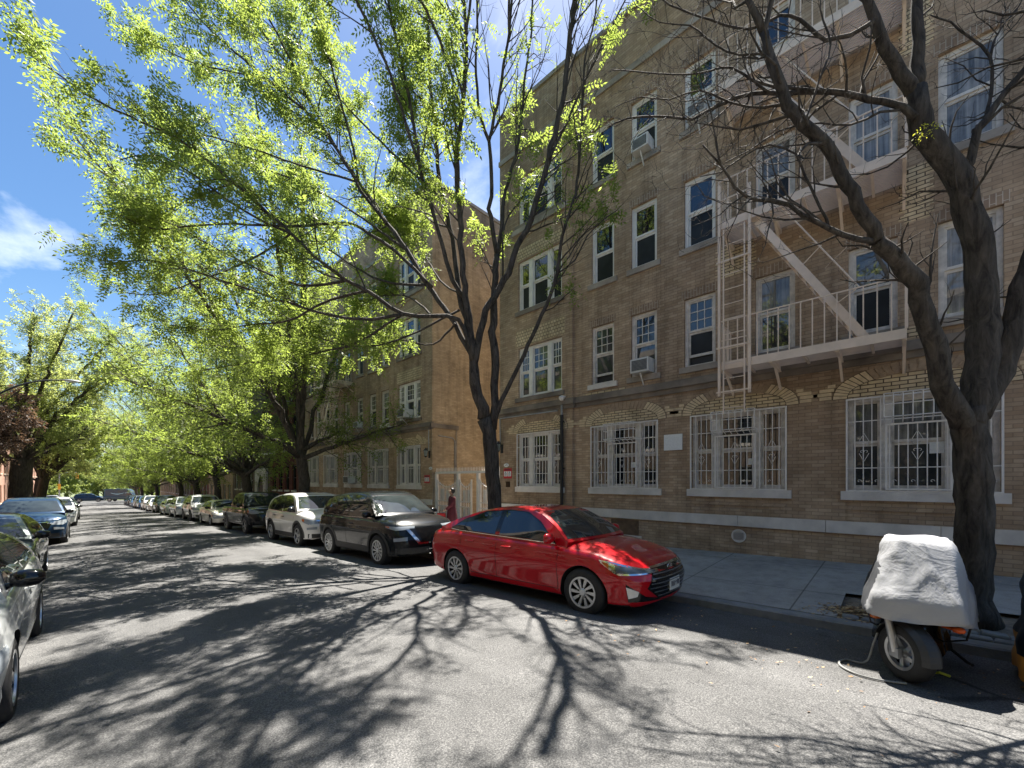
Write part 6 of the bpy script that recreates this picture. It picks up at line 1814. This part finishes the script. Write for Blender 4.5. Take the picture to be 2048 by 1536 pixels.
# fallen leaves in the pit, twigs and scraps on the road
def litter(name, label, cx, cy, rx, ry, n, zf, m, sz=.03, seed=3, heap=0):
    rr = random.Random(seed); b = MB()
    for i in range(n):
        x = cx+rr.gauss(0, rx); y = cy+rr.gauss(0, ry); z = zf(x, y)+rr.uniform(.004, .03)+heap*math.exp(-((x-cx)/rx)**2-((y-cy)/ry)**2)*rr.random()
        a = rr.uniform(0, 6.28); s = sz*rr.uniform(.5, 1.3); tl = rr.uniform(-.5, .5)
        d = Vector((math.cos(a), math.sin(a), tl*.5)); q = Vector((-math.sin(a), math.cos(a), tl))
        c = Vector((x, y, z)); b.face([c-d*s, c+q*s*.45, c+d*s, c-q*s*.45], rr.randint(0, 1))
    o = b.build(name, m, kind='stuff'); tag(o, label, 'leaf litter'); return o
lm = [mat('dry_leaf', (.26, .15, .07), .8, var=.5, scale=30), mat('pale_dry_leaf', (.55, .38, .2), .8, var=.4, scale=30)]
litter('dry_leaves', 'heap of dry brown leaves in the pit by the scooter', 6.66, .22, .15, .27, 1300, lambda x, y: walk_z(x, y)-.015, lm, .027, 3, .09)
litter('dry_leaves', 'scattered dry leaves in the gutter and on the road', 4.9, .4, .8, 1.6, 220, road_z, lm, .018, 5)
b = MB(); b.lathe([(0, .012), (.075, .012), (.085, .0)], (7.0, 2.9, walk_z(7.0, 2.9)), 'z', 20); o = b.build('valve_cover', M['black'], smooth=40); tag(o, 'small round iron valve cover in the pavement', 'valve cover')

# ---------------------------------------------------------------- distant hill
def hill():
    b = MB(); n = 60
    vs = []
    for j, (d, zz) in enumerate(((900, -30), (950, 25), (1000, 62), (1100, 75))):
        for i in range(n+1):
            x = -700+1500*i/n
            vs.append((x, d, zz*(.75+.35*noise.noise(Vector((x*.004, j*.2, 1)))) - (0 if j else 0)))
    b.mesh(vs, [(j*(n+1)+i, j*(n+1)+i+1, (j+1)*(n+1)+i+1, (j+1)*(n+1)+i) for j in range(3) for i in range(n)])
    b.build('hill', mat('far_hill', (.17, .23, .20), .95, var=.3, scale=.02), smooth=180, kind='structure')
hill()
# ---------------------------------------------------------------- covered scooter, covered motorbike, cable
M['silverc'] = mat('silver_cover_cloth', (.30, .305, .325), .45, .1, var=.12, scale=4, bstr=.15, bscale=30)
def cloth(name, col):
    m, t, b = nt(name); c = coords(t)
    n1 = noisetex(t, c, 3.2, 3, .5, 2.2); n2 = noisetex(t, c, 9, 4, .6, 1.5); n3 = noisetex(t, c, 1.6, 4)
    # sharp creases where the noise crosses its middle value
    cr = mathn(t, 'ABSOLUTE', mathn(t, 'SUBTRACT', n1, .5)); cr2 = mathn(t, 'ABSOLUTE', mathn(t, 'SUBTRACT', n2, .5))
    h = mathn(t, 'ADD', mathn(t, 'MULTIPLY', ramp(t, cr, [(0, 1.0), (.10, 0.0)]), .8), mathn(t, 'MULTIPLY', ramp(t, cr2, [(0, 1.0), (.16, 0.0)]), .35))
    t.links.new(ramp(t, n3, [(.3, tuple(x*.8 for x in col)), (.7, col)]), b.inputs['Base Color'])
    b.inputs['Roughness'].default_value = .5
    bump(t, b, h, .10, .03)
    return m
M['silverc'] = cloth('silver_cover_cloth_creased', (.38, .385, .40))
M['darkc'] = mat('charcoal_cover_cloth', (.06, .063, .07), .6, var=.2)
M['navyc'] = mat('navy_cover_cloth', (.012, .018, .028), .5, var=.3)
M['orangec'] = mat('orange_cover_cloth', (.62, .28, .05), .6, var=.15)

def cover(b, x0, x1, hw, z0, top, seed, two=None, nz=22, na=72, fold=.03, taper=.30):
    """a cloth draped over a machine: rings of rounded outline with folds, closed by a sagging top. top(x)->height"""
    rr = random.Random(seed); ph = [rr.uniform(0, 6.28) for _ in range(6)]
    rings = []
    for j in range(nz+1):
        t_ = j/nz; ring = []
        for i in range(na):
            a = 2*PI*i/na; ca, sa = math.cos(a), math.sin(a)
            ex = 2.6
            r_ = (abs(ca)**ex+abs(sa)**ex)**(-1/ex)
            xc, hx = (x0+x1)/2, (x1-x0)/2
            sh = 1-taper*t_**1.25; shx = 1-.20*t_**1.6
            x = xc + hx*r_*ca*shx - .10*t_*(ca > 0)*ca; y = hw*r_*sa*sh
            ztop = top(x)
            zlow = z0 + .03*math.sin(3*a+ph[0]) + .02*math.sin(7*a+ph[1])
            z = zlow + (ztop-zlow)*t_
            f = (math.sin(9*a+ph[2]+2*t_)*.5+math.sin(15*a+ph[3]-3*t_)*.35)*fold*(1-.75*t_) + .05*noise.noise(Vector((x*3.2, y*3.2, z*3+seed)))+.03*noise.noise(Vector((x*8, y*8, z*7+seed)))*1.0
            ring.append((x+ca*f, y+sa*f, z+.02*noise.noise(Vector((x*6, y*6, 3)))))
        rings.append(ring)
    for q in (.8, .55, .3, .1):                                  # closing rings over the top
        ring = []
        for i in range(na):
            x, y, z = rings[nz][i]
            xc = (x0+x1)/2; xx = xc+(x-xc)*q; yy = y*q
            ring.append((xx, yy, top(xx)+.035*(1-q)+.05*noise.noise(Vector((xx*4, yy*5, seed)))+.02*noise.noise(Vector((xx*10, yy*10, seed)))))
        rings.append(ring)
    i0 = len(b.v)
    for r_ in rings: b.v += r_
    k = len(rings)
    for j in range(k-1):
        for i in range(na):
            a, c = i0+j*na+i, i0+j*na+(i+1) % na
            m_ = two(b.v[a]) if two else 0
            b.f.append((a, c, c+na, a+na)); b.m.append(m_)
    b.f.append(tuple(i0+(k-1)*na+i for i in range(na))); b.m.append(0)

def draped(name, pts, z0, mats, parent, seed, two):
    """cloth pulled taut over the points that hold it up, sagging and creased between them"""
    bm = bmesh.new()
    for p in pts: bm.verts.new(p)
    r_ = bmesh.ops.convex_hull(bm, input=bm.verts)
    bmesh.ops.delete(bm, geom=[v for v in bm.verts if not v.link_faces], context='VERTS')
    bm.normal_update()
    bmesh.ops.delete(bm, geom=[f for f in bm.faces if f.normal.z < -.6 and f.calc_center_median().z < z0+.12], context='FACES_ONLY')
    bmesh.ops.triangulate(bm, faces=bm.faces)
    for k in range(5):
        bmesh.ops.subdivide_edges(bm, edges=[e for e in bm.edges if e.calc_length() > .05], cuts=1, use_grid_fill=True)
        bmesh.ops.triangulate(bm, faces=bm.faces)
        if k in (2, 3): bmesh.ops.smooth_vert(bm, verts=[v for v in bm.verts if not v.is_boundary], factor=.3, use_axis_x=True, use_axis_y=True, use_axis_z=True)
    bm.normal_update()
    mv = {}
    for v in bm.verts:
        p = v.co
        q = Vector((p.x*2.2+p.z*1.5, p.y*2.2-p.z*.8, p.z*1.2+seed))
        rid = 1-abs(noise.noise(q*1.25)); rid2 = 1-abs(noise.noise(Vector((p.x*5+seed, p.y*5, p.z*2.0))))
        h = .020*max(0, rid-.74)/.26 + .010*max(0, rid2-.74)/.26 + .004*noise.noise(p*4.5) - .02*max(0, .5-abs(p.z-.78)*2.2)
        mv[v] = v.normal*h
        if v.is_boundary: mv[v] = v.normal*.02*math.sin(p.x*14+p.y*11) + Vector((0, 0, .03*noise.noise(p*6)))
    for v, d in mv.items(): v.co += d
    me = bpy.data.meshes.new(name)
    for f in bm.faces:
        f.smooth = True; f.material_index = two(f.calc_center_median())
    bm.to_mesh(me); bm.free()
    for m_ in mats: me.materials.append(m_)
    me.set_sharp_from_angle(angle=R(75))
    o = bpy.data.objects.new(name, me); COL.objects.link(o); o.parent = parent
    return o

def scooter():
    X, Y = 4.74, -.06; z0 = road_z(X, Y)
    root = empty('covered_scooter', (X, Y, z0), R(177), 'motor scooter under a silver cover with only its front wheel showing', 'scooter')
    # local: x forward, front axle over the origin
    b = MB(); rw = .232; c = (0, 0, rw)
    prof = [(rw*.60, -.055), (rw*.72, -.066), (rw*.9, -.06), (rw*.98, -.035), (rw, 0), (rw*.98, .035), (rw*.9, .06), (rw*.72, .066), (rw*.60, .055)]
    st = Matrix.Translation((0, 0, 0)) @ Matrix.Rotation(R(42), 4, 'Z')
    def steer(bb): bb.v = [tuple(st @ Vector(p)) for p in bb.v]
    b.lathe(prof[::-1], c, 'y', 40); steer(b); w_ = b.build('front_wheel', M['rubber'], root, smooth=50)
    b = MB()
    rl = rw*.6
    for sg in (-1, 1):
        pl = [(rl-.022, .02*sg), (rl-.018, .052*sg), (rl+.004, .058*sg), (rl+.01, .03*sg)]
        b.lathe(pl if sg < 0 else pl[::-1], c, 'y', 36)
    pl = [(rl-.014, -.05), (rl-.014, .05)]; b.lathe(pl, c, 'y', 36, 1)
    b.lathe([(0, -.06), (.045, -.055), (.05, 0), (.045, .055), (0, .06)][::-1], c, 'y', 18)
    for i in range(5):
        a = 2*PI*i/5+.5; d = Vector((math.cos(a), 0, math.sin(a)))
        a2 = a+.35; d2 = Vector((math.cos(a2), 0, math.sin(a2)))
        b.bar(Vector(c)+d*.035, Vector(c)+d2*(rl-.012), .034, .05, 0, (0, 1, 0))
    steer(b); b.build('rim', [M['alloy'], M['under']], w_, smooth=35)
    # fork legs with calliper, mudguard
    b = MB()
    for sg in (-1, 1):
        b.tube([(0, sg*.088, rw), (-.03, sg*.088, rw+.14), (-.12, sg*.085, rw+.42)], [.026, .03, .022], 10)
        b.box(-.045, .045, sg*.072, sg*.10, rw-.04, rw+.04)
    b.box(-.02, .09, .072, .108, rw+.02, rw+.11)
    steer(b); b.build('fork', M['alloy'], root, smooth=45)
    b = MB(); n = 18
    for s_, t_ in ((0, .0), (1, .006)):
        pass
    for i in range(n):
        a0, a1 = R(-5+170*i/n), R(-5+170*(i+1)/n); ro = rw+.03
        q = lambda a, y, rr_: (rr_*math.cos(a), y, rw+rr_*math.sin(a))
        for (ya, yb, ra, rb) in ((-.078, -.04, ro-.03, ro), (-.04, .04, ro, ro), (.04, .078, ro, ro-.03)):
            b.face([q(a0, ya, ra), q(a0, yb, rb), q(a1, yb, rb), q(a1, ya, ra)])
    steer(b); b.build('mudguard', M['darkgrey'], root, smooth=40)
    # dark body and engine under the cloth, rear wheel, stand
    b = MB()
    cover(b, -1.32, -.14, .27, .20, lambda x: .72, 4, nz=10, na=40, fold=.0)
    b.build('body', M['gloss'], root, smooth=50)
    b = MB(); b.lathe(prof[::-1], (-1.22, 0, rw), 'y', 30); b.lathe([(0, -.05), (rl, -.05), (rl, .05), (0, .05)][::-1], (-1.22, 0, rw), 'y', 24); b.build('rear_wheel', M['rubber'], root, smooth=50)
    for sg in (-1, 1):
        b = MB(); b.lathe([(0, -.04), (.02, -.032), (.028, 0), (.02, .032), (0, .04)], (-.10, sg*.25+.05, .47), 'y', 12); b.tube([(-.16, sg*.16+.05, .47), (-.10, sg*.25+.05, .47)], .015, 6)
        b.build('indicator', M['amber'] if sg < 0 else M['tailo'], root, smooth=60)
    b = MB(); b.tube([(-.75, .18, .2), (-.85, .36, .012), (-.78, .40, .01)], .014, 6); b.build('side_stand', M['black'], root)
    for sg in (-1, 1):
        b = MB(); b.tube([(-.3, sg*.34+.05, .55), (-.34, sg*.30+.05, .34), (-.4, sg*.1+.05, .25)], .008, 5); b.build('strap', M['black'], root)
    hem = [(.12, .12), (.07, .27), (-.25, .35), (-.75, .36), (-1.2, .28), (-1.40, .13)]
    sup = [(x, sg*y, .50+.03*math.sin(9*x+sg)) for x, y in hem for sg in (-1, 1)] + [(x*.96, sg*y*.97, .68) for x, y in hem for sg in (-1, 1)]
    sup += [(-.20, .22, 1.12), (-.22, -.20, 1.13), (-.12, .06, 1.12), (-.14, -.10, 1.17), (-.42, .19, 1.18), (-.40, -.19, 1.16), (-.9, .2, .97), (-.9, -.2, .95), (-1.32, .14, .92), (-1.32, -.14, .9)]
    sup = [(x, y+.05, z) for x, y, z in sup]
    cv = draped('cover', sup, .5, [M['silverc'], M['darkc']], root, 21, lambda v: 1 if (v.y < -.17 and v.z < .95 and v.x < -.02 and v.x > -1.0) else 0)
M['tailo'] = glass('orange_lens', (.75, .12, .02), .1, 1.5, 0)
scooter()

def bike():
    X, Y = 4.98, -1.15; z0 = road_z(X, Y)
    root = empty('covered_motorbike', (X, Y, z0), R(172), 'covered motorbike cut by the right edge, navy cloth with an orange hem', 'motorbike')
    b = MB()
    top = lambda x: 1.03 - .18*max(0, min(1, (-x)/.8)) + .10*math.exp(-((x-.1)/.2)**2)
    def two(v):
        if v[2] < .27+.05*math.sin(v[1]*6): return 1
        return 2 if v[2] > .93 else 0
    cover(b, -1.6, .36, .46, .06, top, 5, two=two, nz=26, na=80, taper=.14)
    b.build('cover', [M['navyc'], M['orangec'], M['silverc']], root, smooth=70)
    b = MB(); b.lathe([(.15, -.06), (.28, -.06), (.3, 0), (.28, .06), (.15, .06)][::-1], (.25, 0, .3), 'y', 28); b.lathe([(0, -.04), (.16, -.04), (.16, .04), (0, .04)][::-1], (.25, 0, .3), 'y', 20)
    b.lathe([(.15, -.06), (.28, -.06), (.3, 0), (.28, .06), (.15, .06)][::-1], (-1.15, 0, .3), 'y', 28); b.build('wheel', M['rubber'], root, smooth=50)
bike()

b = MB()
pts = [(5.02, .10, .38), (4.98, .15, .2), (4.94, .19, .04), (4.9, .25, .015), (4.93, .33, .012), (4.82, .38, .012), (4.68, .36, .012), (4.56, .26, .012), (4.53, .14, .012), (4.56, .02, .012), (4.60, -.06, .012)]
p, r_ = catmull(pts, [.009]*len(pts), .04)
p = [Vector((q.x, q.y, q.z+road_z(q.x, q.y))) for q in p]
b.tube(p, .009, 6); o = b.build('lock_cable', mat('grey_cable', (.30, .30, .29), .6), smooth=60); tag(o, 'grey cable looped on the road beside the scooter wheel', 'cable')
b = MB(); b.tube([(5.05, -.22, road_z(5.05, -.22)+.02), (5.0, -.27, road_z(5, -.27)+.05), (5.02, -.33, road_z(5, -.33)+.03)], .011, 6); o = b.build('strap', mat('lime_strap', (.55, .6, .05), .6)); tag(o, 'lime yellow strap on the road under the scooter', 'strap')

# ---------------------------------------------------------------- the woman walking by the gate
def person():
    X, Y = 8.5, 10.85; z0 = walk_z(X, Y)
    root = empty('person', (X, Y, z0), R(150), 'person in a long dark red dress with a red bag, walking by the white gate', 'person')
    # local: x forward, y left; skeleton grown into one skin
    J = [((0, 0, .90), .115), ((0, 0, 1.05), .105), ((0, 0, 1.22), .12), ((-.01, 0, 1.33), .105), ((.0, 0, 1.40), .05), ((.015, 0, 1.45), .055), ((.02, 0, 1.52), .088), ((.01, 0, 1.585), .06),
         ((-.01, .15, 1.31), .06), ((.06, .22, 1.08), .042), ((.24, .2, .93), .034), ((.30, .2, .9), .03),
         ((-.01, -.15, 1.31), .06), ((-.04, -.22, 1.07), .042), ((.02, -.25, .84), .034), ((.03, -.25, .78), .03),
         ((.0, .085, .82), .09), ((.08, .09, .46), .062), ((.05, .09, .10), .042), ((.07, .09, .045), .04), ((.17, .10, .03), .032),
         ((.0, -.085, .82), .09), ((-.06, -.09, .46), .062), ((-.18, -.09, .13), .042), ((-.17, -.09, .07), .04), ((-.08, -.1, .03), .032)]
    E = [(0, 1), (1, 2), (2, 3), (3, 4), (4, 5), (5, 6), (6, 7), (3, 8), (8, 9), (9, 10), (10, 11), (3, 12), (12, 13), (13, 14), (14, 15), (0, 16), (16, 17), (17, 18), (18, 19), (19, 20), (0, 21), (21, 22), (22, 23), (23, 24), (24, 25)]
    def finger(w_, base, d, ln, r_):
        i = len(J); d = Vector(d).normalized(); c = Vector(base)
        J.append((tuple(c), r_)); J.append((tuple(c+d*ln*.6), r_*.9)); J.append((tuple(c+d*ln+Vector((0, 0, -.008))), r_*.75)); E.extend([(w_, i), (i, i+1), (i+1, i+2)])
    for w_, base, d in ((11, (.33, .2, .89), (1, 0, -.25)), (15, (.035, -.25, .745), (.15, 0, -1))):
        for k in range(4): finger(w_, (base[0]+(0 if w_ == 15 else 0), base[1]+(k-1.5)*.016, base[2]), d, .055+.012*(k in (1, 2)), .009)
        finger(w_, (base[0]+.005, base[1]+(.03 if w_ == 15 else -.03), base[2]+.03), (d[0]+.4, .3, d[2]*.5), .04, .010)
    me = bpy.data.meshes.new('body'); me.from_pydata([j[0] for j in J], E, [])
    o = bpy.data.objects.new('body', me); COL.objects.link(o); o.parent = root
    sk = o.modifiers.new('skin', 'SKIN'); sk.use_smooth_shade = True
    if not me.skin_vertices: me.attributes
    bm = bmesh.new(); bm.from_mesh(me); ly = bm.verts.layers.skin.verify()
    for v, j in zip(bm.verts, J): v[ly].radius = (j[1], j[1])
    bm.verts.ensure_lookup_table(); bm.verts[0][ly].use_root = True
    bm.to_mesh(me); bm.free()
    o.modifiers.new('sub', 'SUBSURF').render_levels = 2
    me.materials.append(mat('skin', (.42, .25, .17), .5, var=.1))
    # face, hair, dress, sleeves, shoes
    b = MB(); b.lathe([(0, -.10), (.06, -.085), (.098, -.02), (.10, .04), (.07, .09), (0, .105)], (0, 0, 0), 'z', 20)
    b.v = [(x*.98-.012 if x < .045 else .033, y*.96, z+1.545) for x, y, z in b.v]
    b.lathe([(0, -.04), (.035, -.02), (.04, .01), (0, .045)], (-.06, 0, 1.63), 'z', 12); b.build('hair', mat('black_hair', (.012, .01, .01), .5), root, smooth=60)
    b = MB(); b.lathe([(.018, -.012), (.008, .012), (0, .02)], (.112, 0, 1.51), 'z', 8)
    for s in (-1, 1): b.lathe([(0, -.01), (.012, 0), (0, .01)], (.098, s*.032, 1.535), 'z', 8, 1)
    b.box(.09, .105, -.022, .022, 1.462, 1.47, 2); b.build('face', [me.materials[0], M['black'], flat('lips', (.35, .1, .09))], root, smooth=60)
    b = MB(); dm = mat('dark_red_cloth', (.10, .012, .022), .8, var=.3, scale=9)
    n = 40
    prof = [(1.385, .075, .06, .0), (1.35, .15, .10, -.005), (1.29, .18, .125, -.005), (1.15, .165, .13, 0), (1.0, .16, .13, 0), (.88, .19, .155, 0), (.6, .215, .19, .0), (.32, .235, .225, -.02), (.26, .24, .235, -.02)]
    i0 = len(b.v)
    for z, ry, rx, xo in prof:
        for j in range(n):
            a = 2*PI*j/n; f = 1+.05*math.sin(7*a)*max(0, (1-z))
            b.v.append((xo+rx*f*math.cos(a), ry*f*math.sin(a), z))
    for k in range(len(prof)-1):
        for j in range(n):
            a, c = i0+k*n+j, i0+k*n+(j+1) % n; b.f.append((a, a+n, c+n, c)); b.m.append(0)
    for s, pts in ((1, [(-.01, .14, 1.32), (.02, .2, 1.2), (.06, .225, 1.08), (.22, .205, .945)]), (-1, [(-.01, -.14, 1.32), (-.03, -.2, 1.2), (-.04, -.225, 1.07), (.015, -.25, .87)])):
        b.tube(pts, [.075, .065, .058, .048], 12)
    b.build('dress', dm, root, smooth=60)
    for s, c in ((1, (.11, .095)), (-1, (-.13, -.095))):
        b = MB(); b.lathe([(0, -.13), (.035, -.11), (.045, 0), (.04, .09), (0, .13)], (0, 0, 0), 'x', 10); b.v = [(x+c[0], y+c[1], max(0.004, z*.9+.035)) for x, y, z in b.v]; b.build('shoe', M['black'], root, smooth=60)
    r2 = empty('shopping_bag', (X-.22, Y+.30, walk_z(X, Y)), R(150), 'red bag held in front of the person in the dark red dress', 'bag')
    b = MB(); q = .13
    b.mesh([(-q, -.09, .42), (q, -.09, .42), (q, .09, .42), (-q, .09, .42), (-q*1.15, -.06, .8), (q*1.15, -.06, .8), (q*1.15, .06, .8), (-q*1.15, .06, .8)], [(3, 2, 1, 0), (0, 1, 5, 4), (1, 2, 6, 5), (2, 3, 7, 6), (3, 0, 4, 7), (4, 5, 6, 7)])
    o = b.build('bag', flat('red_bag_cloth', (.65, .03, .03), .7), r2); o.modifiers.new('bev', 'BEVEL').width = .03
    b = MB(); b.tube([(-.06, 0, .78), (-.05, 0, .88), (0, 0, .9), (.05, 0, .88), (.06, 0, .78)], .008, 6); b.build('handle', M['black'], r2)
person()
